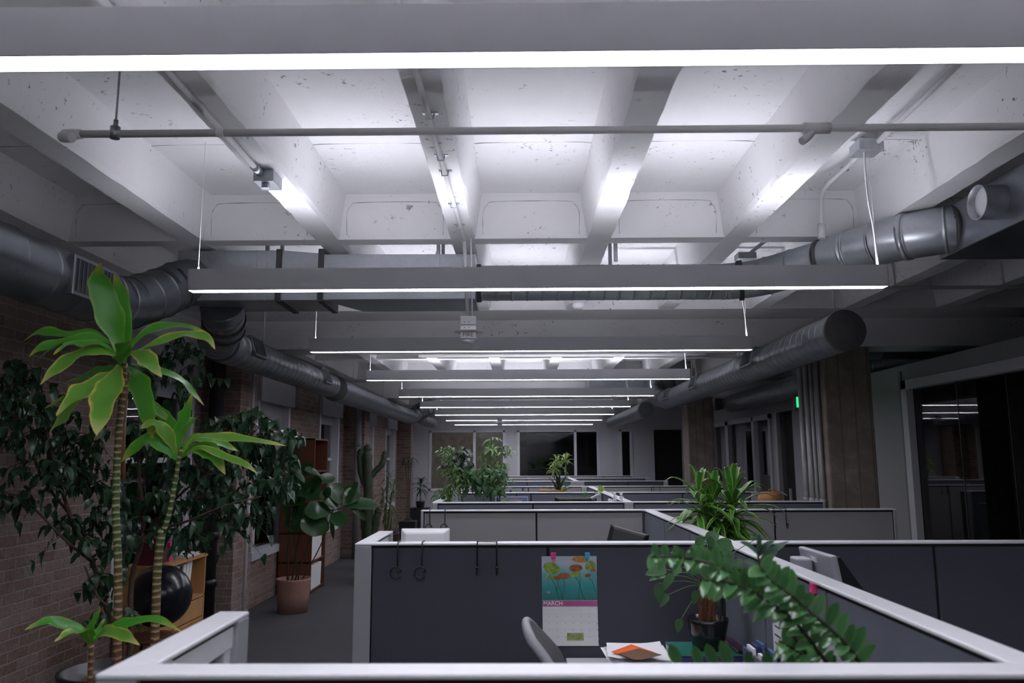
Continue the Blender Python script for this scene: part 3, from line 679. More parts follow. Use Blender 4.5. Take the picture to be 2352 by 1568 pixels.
# smoke detector under joist
p = at(1328, 700, 7.1); t = thing('smoke_detector', (p.x, 7.1, ZJ - .06), 'round white smoke detector hanging behind the spiral duct', 'smoke detector')
M().lathe((p.x, 7.1, ZJ - .05), [(0, 0), (.04, .002), (.055, .02), (.058, .045), (.07, .05), (0, .055)], 24).build('detector_head', WMETAL, t)
# left conduit on joist 2
jx2 = JX[2]; a = at(597, 385, 3.75)
t = thing('ceiling_conduit', (jx2, 3, ZJ), 'grey conduit under the second joist ending in a junction box', 'conduit')
M().cyl((jx2 - .02, 1.0, ZJ - .016), (jx2 - .02, 3.66, ZJ - .016), .014, 12).build('conduit_pipe', PIPEW, t)
M().box(jx2 - .05, 3.66, ZJ - .06, jx2 + .05, 3.80, ZJ).build('junction_box', GALV, t, bevel=.003)
M().cyl((jx2, 3.7, ZJ - .058), (jx2, 3.7, ZJ - .085), .02, 12).build('box_connector', GALV, t)
M().cyl((jx2 - .02, 3.58, ZJ - .016), (jx2 - .02, 3.66, ZJ - .016), .02, 12).build('conduit_connector', GALV, t)
# right conduit between joists
b = at(1990, 338, 3.6); Xb = b.x
t = thing('ceiling_conduit', (1.9, 4, 3.3), 'white conduit on the right coffer bending down into the spiral duct', 'conduit')
c_ = [atZ(2240, 110, ZS - .05), atZ(2012, 330, ZS - .06)]
M().tube(c_, .014, 12).build('conduit_pipe', PIPEW, t)
q = [atZ(1985, 345, ZS - .06), atZ(1940, 388, ZS - .06), at(1900, 425, 4.5), at(1887, 460, 4.72), at(1887, 545, 4.76)]
M().tube(spl(q, 16), .014, 12).build('conduit_pipe', PIPEW, t)
M().tube([at(1887, 515, 4.76), at(1887, 548, 4.76)], .024, 12).build('conduit_sleeve', PIPEW, t)
M().obox(atZ(1990, 340, ZS - .07), (.065, 0, 0), (0, .065, 0), (0, 0, .03)).build('junction_box', GALV, t, bevel=.003)
for (px_, py_, y) in ((1940, 388, 4.1),):
    p = atZ(px_, py_, ZS - .04); M().obox(p, (.022, 0, 0), (0, .006, 0), (0, 0, .012)).build('conduit_strap', GALVD, t)
t = thing('junction_box', at(1715, 590, 5.9), 'small grey junction box on the joist above the spiral duct bend', 'junction box')
M().obox(at(1712, 590, 5.9), (.07, 0, 0), (0, .06, 0), (0, 0, .025)).build('box_body', GALV, t, bevel=.003)
M().tube([at(1712, 590, 5.9), at(1758, 553, 5.75)], .014, 10).build('conduit_pipe', PIPEW, t)
# exit sign
t = thing('exit_sign', (3.5, 9.9, 2.4), 'green lit exit sign half hidden behind the conduits on the near column', 'exit sign')
zc = at(1836, 922, 9.9).z; x0 = at(1828, 922, 9.9).x
M().box(x0 - .02, 9.9, zc - .11, x0 + .30, 9.95, zc + .10).build('sign_plate', plain('sign_grey', (.12, .12, .12), .5), t, bevel=.004)
text(M(), 'EXIT', (x0 + .0, 9.896, zc - .065), (1, 0, 0), (0, 0, 1), .17, .004, bold=.006).build('exit_lettering', emis('exit_green', (.0, 1, .22), 1.6), t)
M().cyl((x0 + .14, 9.92, zc + .1), (x0 + .14, 9.92, ZS + .01), .008, 8).build('sign_rod', PIPEW, t)
# unlit troffer in the office
p = V((5.2, 6.3, 2.62))
t = thing('office_light_panel', p, 'unlit white ceiling light panel seen through the office glass', 'light panel')
M().box(4.9, 5.6, 2.60, 5.5, 7.0, 2.66).build('panel_housing', WMETAL, t, bevel=.01); M().box(4.95, 5.65, 2.59, 5.45, 6.95, 2.605).build('panel_lens', PAPER, t)
# wooden round table inside the glass office
t = thing('meeting_table', (5.6, 7.5, 0), 'pale table standing inside the dark glass office', 'table')
M().box(4.9, 7.0, .72, 6.2, 8.2, .75).build('tabletop', plain('pale_wood', (.5, .42, .33), .5), t, bevel=.004)
for dx in (5.0, 6.1):
    for dy in (7.1, 8.1): M().cyl((dx, dy, 0), (dx, dy, .72), .02, 10).build('leg', DFR, t)
# ================================================================== CUBICLE PARTITIONS
PH = 1.355
def partition(label, axis, c, s0, s1, seams=(), fab=FAB_D, posts=(.085, .085), inner=(), glazed=False, group='cubicle partitions', capw=.085):
    """partition along x or y at fixed coordinate c; seams = joints between fabric tiles; inner = white posts part-way"""
    def bx(a0, a1, t, z0, z1, m=None):
        m = m or M()
        if axis == 'x': m.box(a0, c - t / 2, z0, a1, c + t / 2, z1)
        else: m.box(c - t / 2, a0, z0, c + t / 2, a1, z1)
        return m
    loc = ((s0 + s1) / 2, c, 0) if axis == 'x' else (c, (s0 + s1) / 2, 0)
    t = thing('cubicle_partition', loc, label, 'partition', group)
    bx(s0, s1, capw, PH - .012, PH).build('top_cap', CAPM, t, bevel=.004)
    bx(s0 + .01, s1 - .01, capw - .03, PH - .03, PH - .011).build('cap_reveal', GAP, t)
    if posts[0]: bx(s0, s0 + posts[0], capw, 0, PH - .0125).build('end_post', POSTM, t, bevel=.004)
    if posts[1]: bx(s1 - posts[1], s1, capw, 0, PH - .0125).build('end_post', POSTM, t, bevel=.004)
    for p in inner: bx(p - .028, p + .028, capw + .002, 0, PH - .0125).build('middle_post', POSTM, t, bevel=.003)
    a, b = s0 + posts[0], s1 - posts[1]
    if glazed:
        bx(a, b, .06, PH - .08, PH - .024).build('upper_rail', CAPM, t, bevel=.003)
        bx(a, b, .06, .86, .92).build('middle_rail', CAPM, t, bevel=.003)
        bx(a, a + .05, .05, .92, PH - .075).build('glazing_bead', CAPM, t, bevel=.003)
        bx(b - .05, b, .05, .92, PH - .075).build('glazing_bead', CAPM, t, bevel=.003)
        bx(a + .05, b - .05, .006, .92, PH - .075).build('glass_insert', GLASS, t)
        bx(a, b, .06, .08, .86).build('fabric_tile', fab, t)
        return t
    bx(a, b, .04, .0, PH - .02).build('panel_core', GAP, t)
    ed = sorted([a] + [x for x in seams if a < x < b] + [b])
    for q0, q1 in zip(ed[:-1], ed[1:]): bx(q0 + .007, q1 - .007, .066, .1, PH - .026).build('fabric_tile', fab, t, bevel=.004)
    bx(a, b, .06, 0, .09).build('kick_plate', CAPM, t)
    return t
SX = 1.06; XLP = -.80; RW = 3.04
RY = [1.685, 4.13, 6.68, 7.87, 10.05, 12.2, 14.9, 17.05, 19.2]
partition('nearest partition, its bright white cap crossing the bottom of the picture', 'x', RY[0], -.855, RW, (.10, 2.0), FAB_D)
partition('short glazed partition end at the lower left corner, beside the corn plant', 'y', -.812, RY[0] + .043, 2.30, glazed=True)
partition('charcoal partition holding the calendar and the black wire hooks', 'x', RY[1], -.845, SX - .043, (.137,), FAB_D, posts=(.085, 0))
partition('charcoal partition behind the silver monitor, right of the long spine', 'x', RY[1], SX + .043, RW, (2.09,), FAB_D, posts=(0, .085))
partition('short glazed partition end left of the white monitor', 'y', -.803, RY[1] + .043, 4.78, glazed=True)
partition('beige partition left half, behind the white monitor and black screen', 'x', RY[2], -.83, SX - .043, (.13,), FAB_B, posts=(.022, 0))
partition('beige partition right half with a double wire hook, by the near concrete column', 'x', RY[2], SX + .043, RW + .06, (2.10,), FAB_B, posts=(0, .022))
partition('long silver-capped spine partition running diagonally back from the lower right corner', 'y', SX, RY[0] + .043, RY[2] + .04, (2.75, 3.45, 4.2, 4.9, 5.75), FAB_S, posts=(0, 0))
partition('slate partition left half, with two small white figurines standing above it', 'x', RY[3], -.865, SX - .045, (.12,), FAB_S, posts=(.05, 0))
partition('slate partition right half, with the orange basket showing above it', 'x', RY[3], SX + .045, 2.97, (2.0,), FAB_S, posts=(0, .02))
M_ = partition('second spine partition, behind the white figurines', 'y', SX, RY[3] - .04, RY[5] + .04, (8.8, 9.9, 11.0), FAB_S, posts=(.09, 0), capw=.09)
partition('glazed partition end under the bamboo plants', 'y', -.83, RY[3] + .043, 8.6, glazed=True)
partition('slate partition left half holding the framed picture', 'x', RY[4], -.84, SX - .045, (-.33, -.05, .13,), FAB_S)
partition('slate partition right half, second one behind the striped plant', 'x', RY[4], SX + .045, 2.97, (2.03,), FAB_S)
partition('pale partition left half, behind the spiky dark desk plant', 'x', RY[5], -.84, SX - .045, (.12,), FAB_B)
partition('pale partition right half, third one behind the striped plant', 'x', RY[5], SX + .045, 2.9, (2.0,), FAB_B)
partition('dark partition left half, third from the end wall', 'x', RY[6], -.84, SX - .045, (.12,), FAB_S)
partition('dark partition right half, third from the end wall', 'x', RY[6], SX + .045, 2.75, (2.0,), FAB_D)
partition('third spine partition near the end wall', 'y', SX, RY[6] - .04, RY[8] + .04, (), FAB_S, posts=(.09, 0), capw=.09)
partition('partition left half, second from the end wall', 'x', RY[7], -.84, SX - .045, (.12,), FAB_B)
partition('partition right half, second from the end wall', 'x', RY[7], SX + .045, 2.75, (2.0,), FAB_S)
partition('last partition left half, under the end wall windows', 'x', RY[8], -.84, SX - .045, (.12,), FAB_B)
partition('last partition right half, under the end wall windows', 'x', RY[8], SX + .045, 2.75, (2.0,), FAB_B)

# ------------------------------------------------------------------ desks
def desk(x0, y0, x1, y1, label, z=.74):
    t = thing('desk', ((x0 + x1) / 2, (y0 + y1) / 2, 0), label, 'desk')
    M().box(x0, y0, z - .028, x1, y1, z).build('desktop', DESKM, t, bevel=.004)
    for x in (x0 + .04, x1 - .08):
        for y in (y0 + .04, y1 - .08): M().box(x, y, 0, x + .04, y + .04, z - .028).build('leg', DFR, t)
    return t
desk(.22, 3.42, SX - .05, RY[1] - .05, 'desk under the calendar partition carrying papers and books', .80)
desk(.72, 2.0, SX - .05, 3.40, 'desk along the near spine, behind the nearest partition')
desk(SX + .05, 3.35, 2.9, RY[1] - .05, 'desk under the silver monitor, right of the spine')
desk(-.74, RY[1] + .06, .6, 4.95, 'desk behind the calendar partition carrying the white monitor')
desk(.62, RY[1] + .06, SX - .05, RY[2] - .06, 'desk along the spine carrying the tilted black screen')
desk(SX + .05, RY[1] + .06, 1.75, RY[2] - .06, 'desk carrying the striped spiky plant')
desk(-.76, RY[3] + .06, SX - .06, 8.85, 'desk under the bamboo plants')
desk(SX + .06, RY[3] + .06, 2.9, 8.7, 'desk behind the slate partition at the near column')
desk(-.76, RY[4] + .06, SX - .06, 10.9, 'desk behind the partition with the framed picture')
desk(.1, 11.1, SX - .06, RY[5] - .06, 'desk carrying the spiky dark plant in its orange planter')
desk(-.76, RY[6] + .06, SX - .06, 15.9, 'desk carrying the lime coloured cane plant')
desk(-.76, RY[7] + .06, SX - .06, 17.8, 'desk carrying the far dark screen')

# ------------------------------------------------------------------ calendar and clips
yc = RY[1] - .036
TL, TR = at(1244, 1277, yc), at(1370, 1276, yc); BL, BR = at(1247, 1482, yc), at(1376, 1483, yc)
zt_, zb_c = TL.z, BL.z; xl_, xr_ = TL.x, TR.x; W_ = xr_ - xl_; Hc = zt_ - zb_c
zf = at(1300, 1378, yc).z; zh = at(1300, 1392, yc).z
t = thing('wall_calendar', ((xl_ + xr_) / 2, yc, zb_c), 'wall calendar open at March with a water lily picture', 'calendar')
def mk_pic():
    m = Mat('pond_print'); m.set(Roughness=.5)
    tc = m.node('ShaderNodeTexCoord'); sp = m.node('ShaderNodeSeparateXYZ'); m.l.new(tc.outputs['Generated'], sp.inputs[0])
    nz = m.noise(14, 4); a = m.node('ShaderNodeMath', operation='MULTIPLY_ADD'); m.l.new(nz, a.inputs[0]); a.inputs[1].default_value = .3; m.l.new(sp.outputs[2], a.inputs[2])
    m.col(m.ramp(a.outputs[0], [(.12, (.03, .16, .13)), (.4, (.02, .26, .26)), (.75, (.12, .36, .36)), (1.1 / 1.15, (.42, .48, .56))])); return m.m
PG = M().box(xl_, yc - .002, zf, xr_, yc, zt_).build('picture_page', mk_pic(), t)
m = M(); n = 8
for i in range(n): # lower page curls out slightly
    z0 = zf + (zb_c - zf) * i / n; z1 = zf + (zb_c - zf) * (i + 1) / n
    o0 = .006 * (i / n) ** 2; o1 = .006 * ((i + 1) / n) ** 2
    m.add([(xl_ + .002, yc - .0025 - o0, z0), (xr_, yc - .0025 - o0, z0), (xr_ + .003 * (i + 1) / n, yc - .0025 - o1, z1), (xl_ + .002, yc - .0025 - o1, z1)], [(0, 1, 2, 3)], smooth=True)
MP = m.build('month_page', PAPER, t)
M().box(xl_ + .001, yc - .0035, zh, xr_, yc - .0027, zf - .001).build('month_band', plain('magenta_print', (.42, .10, .26), .6), t)
INK = plain('grey_ink', (.25, .25, .28), .8)
text(M(), 'MARCH', (xl_ + .006, yc - .0042, zh + .006), (1, 0, 0), (0, 0, 1), (zf - zh) * .95, bold=.0004).build('month_lettering', PAPER, t)
def lily(u, v, ru, rv, c, name='lily_pad', rot=0):
    cx_, cz_ = xl_ + u * W_, zf + v * (zt_ - zf); k = 20; vs = [(cx_, yc - .0032, cz_)]
    for i in range(k):
        a = 2 * math.pi * i / k; dx, dz = math.cos(a) * ru * W_, math.sin(a) * rv * (zt_ - zf)
        vs.append((cx_ + dx * math.cos(rot) - dz * math.sin(rot), yc - .0028, cz_ + dx * math.sin(rot) + dz * math.cos(rot)))
    M().add(vs, [(0, 1 + i, 1 + (i + 1) % k) for i in range(k)]).build(name, c, PG)
G1 = plain('pad_green', (.22, .32, .05), .5, var=.5, scale=60); G2 = plain('pad_rust', (.30, .09, .03), .5, var=.6, scale=60); G3 = plain('pad_orange', (.42, .20, .04), .5, var=.5, scale=60)
for a_ in ((.18, .73, .155, .13, G1, 'lily_pad', -.3), (.40, .55, .11, .075, G2), (.62, .73, .12, .085, G2), (.61, .59, .10, .06, G1, 'lily_pad', .2), (.70, .925, .15, .07, G3, 'lily_pad', -.08), (.885, .78, .10, .11, G1, 'lily_pad', .4), (.27, .5, .07, .045, G2, 'lily_pad', -.3), (.16, .53, .06, .04, G1), (.84, .56, .06, .04, G2, 'lily_pad', .2), (.93, .68, .05, .04, G2)): lily(*a_)
lily(.12, .18, .035, .025, plain('pink_print', (.45, .2, .3), .5), 'pink_flower'); lily(.91, .67, .025, .03, MC['magenta_print'], 'pink_flower')
STK = plain('dark_green_print', (.02, .07, .03), .6)
for (u0, v0, u1, v1) in ((.17, .5, .33, .02), (.39, .5, .40, .02), (.60, .54, .79, .02), (.68, .65, .68, .02), (.27, .45, .29, .2), (.86, .5, .99, .2), (.30, .3, .39, .02)):
    pts = [V((xl_ + (u0 + (u1 - u0) * k / 4 + .02 * math.sin(k * 1.3)) * W_, yc - .0026, zf + (v0 + (v1 - v0) * k / 4) * (zt_ - zf))) for k in range(5)]
    M().tube(pts, .0012, 4).build('lily_stalk', STK, PG)
for (u0, v0, u1, v1) in ((.0, .35, .12, .6), (.83, .9, 1.0, .52)):
    M().tube([V((xl_ + u0 * W_, yc - .0036, zf + v0 * (zt_ - zf))), V((xl_ + u1 * W_, yc - .0036, zf + v1 * (zt_ - zf)))], .0012, 4).build('pale_stalk', plain('pale_print', (.45, .33, .25), .6), PG)
m = M(); d = 1
for r_ in range(5):
    for c_ in range(7):
        if (r_ == 0 and c_ < 3) or d > 31: continue
        if r_ == 4 and c_ in (3, 4): d += 1; continue
        z = zh - .012 - (zh - zb_c - .02) * r_ / 5; text(m, str(d), (xl_ + W_ * (c_ + .82) / 7, yc - .0046 - .0004 * r_ * r_ / 2, z - .004), (1, 0, 0), (0, 0, 1), .0075, .0002); d += 1
m.build('date_numerals', INK, MP)
m = M()
for i in range(1, 5):
    z = zh - (zh - zb_c - .012) * i / 5 - .002; m.box(xl_ + .006, yc - .0040 - .0003 * i * i, z, xr_ - .004, yc - .0036 - .0003 * i * i, z + .0006)
m.build('calendar_rule', plain('light_rule', (.5, .5, .55), .8), MP)
M().box(xl_ + .44 * W_, yc - .0095, zb_c + .026, xl_ + .74 * W_, yc - .0085, zb_c + .062).build('small_picture', plain('olive_print', (.32, .36, .12), .6, var=.5, scale=90), MP)
CLM = {}
for (px_, nm, c) in ((1271, 'bright pink binder clip on the top edge of the calendar', (.75, .06, .25)), (1349, 'light blue binder clip on the top edge of the calendar', (.05, .40, .62))):
    p = at(px_, 1277, yc - .004); t = thing('binder_clip', (p.x, yc, p.z - .01), nm, 'clip')
    mt = plain('clip_%d' % px_, c, .35); M().hexa([(p.x - .013, yc - .010, p.z - .012), (p.x + .013, yc - .010, p.z - .012), (p.x + .013, yc + .0, p.z - .012), (p.x - .013, yc + .0, p.z - .012), (p.x - .013, yc - .014, p.z + .018), (p.x + .013, yc - .014, p.z + .018), (p.x + .013, yc + .0, p.z + .018), (p.x - .013, yc + .0, p.z + .018)]).build('clip_body', mt, t, bevel=.002)
    M().tube(spl([V((p.x - .008, yc - .013, p.z + .004)), V((p.x - .008, yc - .015, p.z - .02)), V((p.x, yc - .015, p.z - .028)), V((p.x + .008, yc - .015, p.z - .02)), V((p.x + .008, yc - .013, p.z + .004))], 12), .0015, 6).build('clip_handle', mt, t)

# ------------------------------------------------------------------ hooks over partitions
WIRE = plain('black_wire', (.012, .012, .013), .35, .4)
def spiral_hook(x, Y, L_, label, group):
    t = thing('wire_hook', (x, Y, PH - L_), label, 'hook', group); yf = Y - .047
    M().tube([V((x, Y + .05, PH - .05)), V((x, Y + .048, PH + .004)), V((x, yf, PH + .004)), V((x, yf - .001, PH - L_))], .0032, 8).build('hook_arm', WIRE, t)
    c = V((x - .006, yf - .006, PH - L_ - .018)); r = .028
    pts = [c + V((r * math.cos(a) * (1 - .0), -.004, r * math.sin(a))) for a in [math.radians(d_) for d_ in range(-40, -345, -15)]]
    pts = [V((x, yf - .001, PH - L_ + .004)), V((x + .006, yf - .004, PH - L_ - .012)), V((x + .018, yf - .007, PH - L_ - .014))] + [c + V((r * math.cos(math.radians(d_)), -.005, r * math.sin(math.radians(d_)))) for d_ in range(10, 325, 15)]
    M().tube(pts, .0032, 8).build('hook_curl', WIRE, t)
    M().sphere(pts[-1], .005, 8, 6).build('hook_tip', WIRE, t)
def coat_hook(x0, x1, Y, L_, label):
    t = thing('wire_hook', ((x0 + x1) / 2, Y, PH - L_), label, 'hook'); yf = Y - .047
    M().tube([V((x0, yf, PH - L_)), V((x0, yf, PH + .006)), V((x1, yf, PH + .006)), V((x1, yf, PH - L_))], .0034, 8).build('hook_frame', WIRE, t)
    for x in (x0, x1):
        M().tube([V((x, yf, PH + .006)), V((x, Y + .048, PH + .006)), V((x, Y + .05, PH - .03))], .003, 8).build('over_cap_arm', WIRE, t)
        M().tube(spl([V((x, yf, PH - L_ + .01)), V((x, yf, PH - L_)), V((x, yf - .015, PH - L_ - .015)), V((x, yf - .03, PH - L_ + .0)), V((x, yf - .03, PH - L_ + .02))], 10), .0034, 8).build('hook_prong', WIRE, t)
        M().sphere((x, yf - .03, PH - L_ + .022), .0075, 10, 8).build('hook_ball', WIRE, t)
p = [at(v, 1300, RY[1] - .047).x for v in (913, 969, 1096, 1141)]
spiral_hook(p[0], RY[1], .125, 'leftmost black spiral wire hook on the calendar partition', 'spiral hooks'); spiral_hook(p[1], RY[1], .125, 'second black spiral wire hook from the left on the calendar partition', 'spiral hooks')
coat_hook(p[2], p[3], RY[1], .14, 'double black wire coat hook over the calendar partition')
p = [at(v, 1190, RY[2] - .047).x for v in (987, 1022, 1778, 1806)]
spiral_hook(p[0], RY[2], .12, 'black spiral hook at the left end of the beige partition', 'spiral hooks'); spiral_hook(p[1], RY[2], .12, 'black spiral hook just right of the one at the beige partition end', 'spiral hooks')
coat_hook(p[2], p[3], RY[2], .14, 'double black wire coat hook on the right beige partition')
p = [at(v, 1122, RY[5] - .047).x for v in (1502, 1516)]
coat_hook(p[0], p[1], RY[5], .12, 'tiny double wire hook on the far pale partition')

# ------------------------------------------------------------------ office chair
t = thing('office_chair', (.10, 3.2, 0), 'grey mesh office chair back in front of the calendar', 'chair')
CHM = plain('chair_mesh', (.10, .095, .10), .9, var=.35, scale=140, bump=.3, bscale=200); CHF = plain('chair_frame', (.30, .30, .32), .45)
def chair_pt(u, v, off=0.0):
    # u across (-1..1), v up 0..1 ; chair back faces right (+X), seen from the side
    hw = .175 * (1 - .35 * max(0, v - .55) / .45 - .10 * (1 - v)) ; bow = .035 * (1 - u * u)
    zz = .60 + .545 * v - .05 * max(0, v - .75) * 4 * u * u
    ang = math.radians(-7)
    lx = -.0 - bow - .17 * v + .05 * math.sin(v * 3.0) + off; ly = u * hw
    return V((.205 + lx * math.cos(ang) + ly * math.sin(ang) * -1, 3.2 + lx * math.sin(ang) + ly * math.cos(ang), zz))
m = M(); nu, nv = 12, 16
vs = []; fs = []
for k, off in enumerate((0, .022)):
    for j in range(nv + 1):
        for i in range(nu + 1): vs.append(chair_pt(-1 + 2 * i / nu, j / nv, off))
for k in range(2):
    o = k * (nu + 1) * (nv + 1)
    for j in range(nv):
        for i in range(nu): a = o + j * (nu + 1) + i; fs.append((a, a + 1, a + nu + 2, a + nu + 1) if k == 0 else (a, a + nu + 1, a + nu + 2, a + 1))
m.add(vs, fs, None, True).build('backrest', CHM, t)
edge = [chair_pt(-1, j / 12, .01) for j in range(13)] + [chair_pt(-1 + 2 * i / 10, 1, .01) for i in range(1, 11)] + [chair_pt(1, j / 12, .01) for j in range(11, -1, -1)]
M().tube(edge, [.020 if i < 14 else max(.007, .020 - .0013 * (i - 13)) for i in range(len(edge))], 10).build('back_frame', CHF, t)
M().hexa([(-.12, 2.95, .44), (.33, 2.95, .44), (.33, 3.42, .44), (-.12, 3.42, .44), (-.12, 2.95, .50), (.33, 2.95, .50), (.33, 3.42, .50), (-.12, 3.42, .50)]).build('seat', CHM, t, bevel=.025)
M().cyl((.1, 3.2, .1), (.1, 3.2, .45), .03, 14).build('gas_column', BLACK, t); M().tube([chair_pt(0, .05, .0), V((.08, 3.18, .50)), V((.1, 3.2, .44))], .022, 8).build('back_support', CHF, t)
for k in range(5):
    a = 2 * math.pi * k / 5; e = V((.1 + .3 * math.cos(a), 3.2 + .3 * math.sin(a), .06)); M().tube([V((.1, 3.2, .12)), e], .018, 8).build('base_arm', BLACK, t)
    M().sphere(e - V((0, 0, .03)), .03, 10, 8).build('caster', BLACK, t)

# ------------------------------------------------------------------ papers, note, books on the desk
zt0 = .80
t = thing('paper_tray', (.52, 3.72, zt0), 'white letter tray under the loose papers', 'tray')
x0, x1 = at(1402, 1500, 3.75).x, at(1525, 1500, 3.75).x
M().box(x0 + .02, 3.60, zt0, x1 - .02, 3.95, zt0 + .085).build('tray_body', WMETAL, t, bevel=.003); M().box(x0 + .04, 3.595, zt0 + .01, x1 - .04, 3.6, zt0 + .06).build('tray_slot', BLACK, t)
zz = zt0 + .0855
for i in range(5):
    a = R.uniform(-.12, .16); c = V(((x0 + x1) / 2 + R.uniform(-.02, .02), 3.77, zz)); zz += .0045
    m = M(); ax = V((math.cos(a), math.sin(a), 0)) * (x1 - x0) / 2 * 1.04; ay = V((-math.sin(a), math.cos(a), 0)) * .155
    vs = []; k = 8
    for j in range(k + 1):
        for i2 in range(k + 1):
            u, v = -1 + 2 * i2 / k, -1 + 2 * j / k; vs.append(c + ax * u + ay * v + V((0, 0, .012 * max(0, u * v) ** 2 * (1 if i > 2 else 0))))
    fs = [(j * (k + 1) + q, j * (k + 1) + q + 1, (j + 1) * (k + 1) + q + 1, (j + 1) * (k + 1) + q) for j in range(k) for q in range(k)]
    m.add(vs, fs, None, True)
    tag(m.build('paper_sheet', PAPER), 'loose white printed sheet in the small pile beside the book under the black pot', 'paper', 'sheets in the paper pile')
lines = M()
zn = zz + .0025
def flat(pts, nm, mat, label, cat):
    m = M(); k = len(pts); vs = [V(q) for q in pts] + [V(q) - V((0, 0, .0015)) for q in pts]
    m.add(vs, [tuple(range(k)), tuple(reversed(range(k, 2 * k)))] + [(i, i + k, (i + 1) % k + k, (i + 1) % k) for i in range(k)]); return tag(m.build(nm, mat), label, cat)
flat([atZ(1404, 1496, zn + .004), atZ(1450, 1479, zn + .018), atZ(1503, 1497, zn + .006), atZ(1460, 1512, zn + .001)], 'note_card', plain('orange_card', (.85, .13, .02), .6), 'bright orange paper note on the white papers', 'note')
flat([atZ(1420, 1500, zn + .014), atZ(1468, 1488, zn + .022), atZ(1520, 1503, zn + .014), atZ(1475, 1514, zn + .008), atZ(1455, 1514, zn + .008)], 'envelope', plain('brown_kraft', (.14, .075, .04), .7), 'dark brown card lying over the orange note', 'card')
# books under the pot
def book(x0, y0, x1, y1, z0, z1, cov, label, title=None, top=None):
    t = thing('book', ((x0 + x1) / 2, (y0 + y1) / 2, z0), label, 'book')
    M().box(x0 + .003, y0 + .002, z0 + .003, x1 - .003, y1 - .003, z1 - .003).build('page_block', PAPER, t)
    c = M().box(x0, y0, z0, x1, y1, z0 + .003); c.box(x0, y0, z1 - .003, x1, y1, z1); c.box(x0, y0, z0, x1, y0 + .003, z1); c.build('cover', cov, t)
    if top: M().box(x0 + .002, y0 + .002, z1, x1 - .002, y1 - .01, z1 + .0006).build('cover_art', top, t)
    if title: text(M(), title, (x0 + .05, y0 - .001, z0 + (z1 - z0) * .35), (1, 0, 0), (0, 0, 1), .022).build('spine_lettering', plain('silver_ink', (.5, .5, .6), .4), t)
    return t
NAVY = plain('navy_cover', (.035, .03, .13), .4); TEAL = plain('teal_print', (.02, .16, .12), .4)
b0, b1 = at(1552, 1505, 3.62).x, at(1705, 1505, 3.62).x
book(b0, 3.62, b1, 3.90, zt0, zt0 + .058, plain('plum_cover', (.08, .03, .08), .4), 'thick closed book lying lowest under the black plant pot')
book(b0, 3.60, b1, 3.88, zt0 + .0585, zt0 + .12, NAVY, 'navy book with silver spine lettering directly under the black plant pot', 'S AMONG THE PPINGS', TEAL)
book(b0 + .28, 3.64, b1 + .03, 3.9, zt0 + .121, zt0 + .135, plain('dark_magenta_cover', (.05, .015, .04), .4), 'dark slim book lying right of the black pot')
# white cup, file box and papers pinned to spine
p = at(1702, 1505, 3.45)
t = thing('white_cup', (p.x, 3.45, .80), 'small white cup in front of the dark books', 'cup')
M().lathe((p.x, 3.45, .802), [(.02, 0), (.03, .0), (.036, .10), (.034, .10), (.028, .01), (0, .01)], 24).build('cup_body', WMETAL, t)
M().lathe((p.x, 3.45, .885), [(0, 0), (.033, 0)], 20).build('cup_liquid', SOIL, t)
# magazine file holders next to the spine
for i, (y, c, lab) in enumerate(((3.30, (.05, .08, .16), 'dark blue file holder against the near spine, behind the zz plant'), (3.15, (.12, .12, .13), 'dark grey file holder nearest the picture, against the near spine'))):
    t = thing('file_holder', (.93, y, .74), lab, 'file holder'); m = M()
    m.box(.90, y - .05, .742, .91, y + .05, 1.02); m.box(.99, y - .05, .742, 1.0, y + .05, 1.02); m.box(.90, y - .05, .742, 1.0, y + .05, .75); m.box(.91, y + .045, .742, .99, y + .05, 1.02); m.build('holder_shell', plain('file_%d' % i, c, .5), t)
    for k in range(4): M().box(.915 + .018 * k, y - .045, .752, .927 + .018 * k, y + .04, 1.03 + .008 * (k % 3)).build('folder', [PAPER, NAVY, plain('folder_blue', (.06, .13, .25), .6), BLACK][k], t)
xs_ = SX - .034
for (yy0, yy1, z0, z1, lab, mt) in ((3.0, 3.34, .96, 1.24, 'printed white sheet with black marks pinned on the near spine', PAPER), (2.52, 2.93, .93, 1.20, 'grey document in a plastic sleeve pinned on the spine under the pink clip', plain('sleeve_grey', (.40, .40, .43), .3))):
    t = thing('pinned_sheet', (xs_, (yy0 + yy1) / 2, z0), lab, 'paper')
    M().box(xs_ - .002, yy0, z0, xs_, yy1, z1).build('sheet', mt, t)
    m = M(); m.box(xs_ - .0022, yy0 + .015, z0 + .015, xs_ - .0021, yy0 + .03, z1 - .02)
    for k in range(7):
        for j in range(3): m.obox((xs_ - .0026, yy0 + .06 + j * .11, z1 - .03 - k * .034), (.0004, 0, 0), (0, .03 + .01 * R.random(), .006 * R.uniform(-1, 1)), (0, 0, .003 if mt is PAPER else .0012))
    m.build('printed_marks', INK if mt is not PAPER else BLACK, t)
p = atX(1871, 1350, xs_)
t = thing('binder_clip', p, 'pink binder clip on the spine partition above the sleeve', 'clip')
M().obox(p, (.012, 0, 0), (0, .016, 0), (0, 0, .018)).build('clip_body', plain('clip_rose', (.70, .05, .20), .4), t, bevel=.002)
M().tube([p + V((-.012, -.008, .0)), p + V((-.016, 0, -.03)), p + V((-.012, .008, 0))], .002, 6).build('clip_handle', MC['clip_rose'], t)

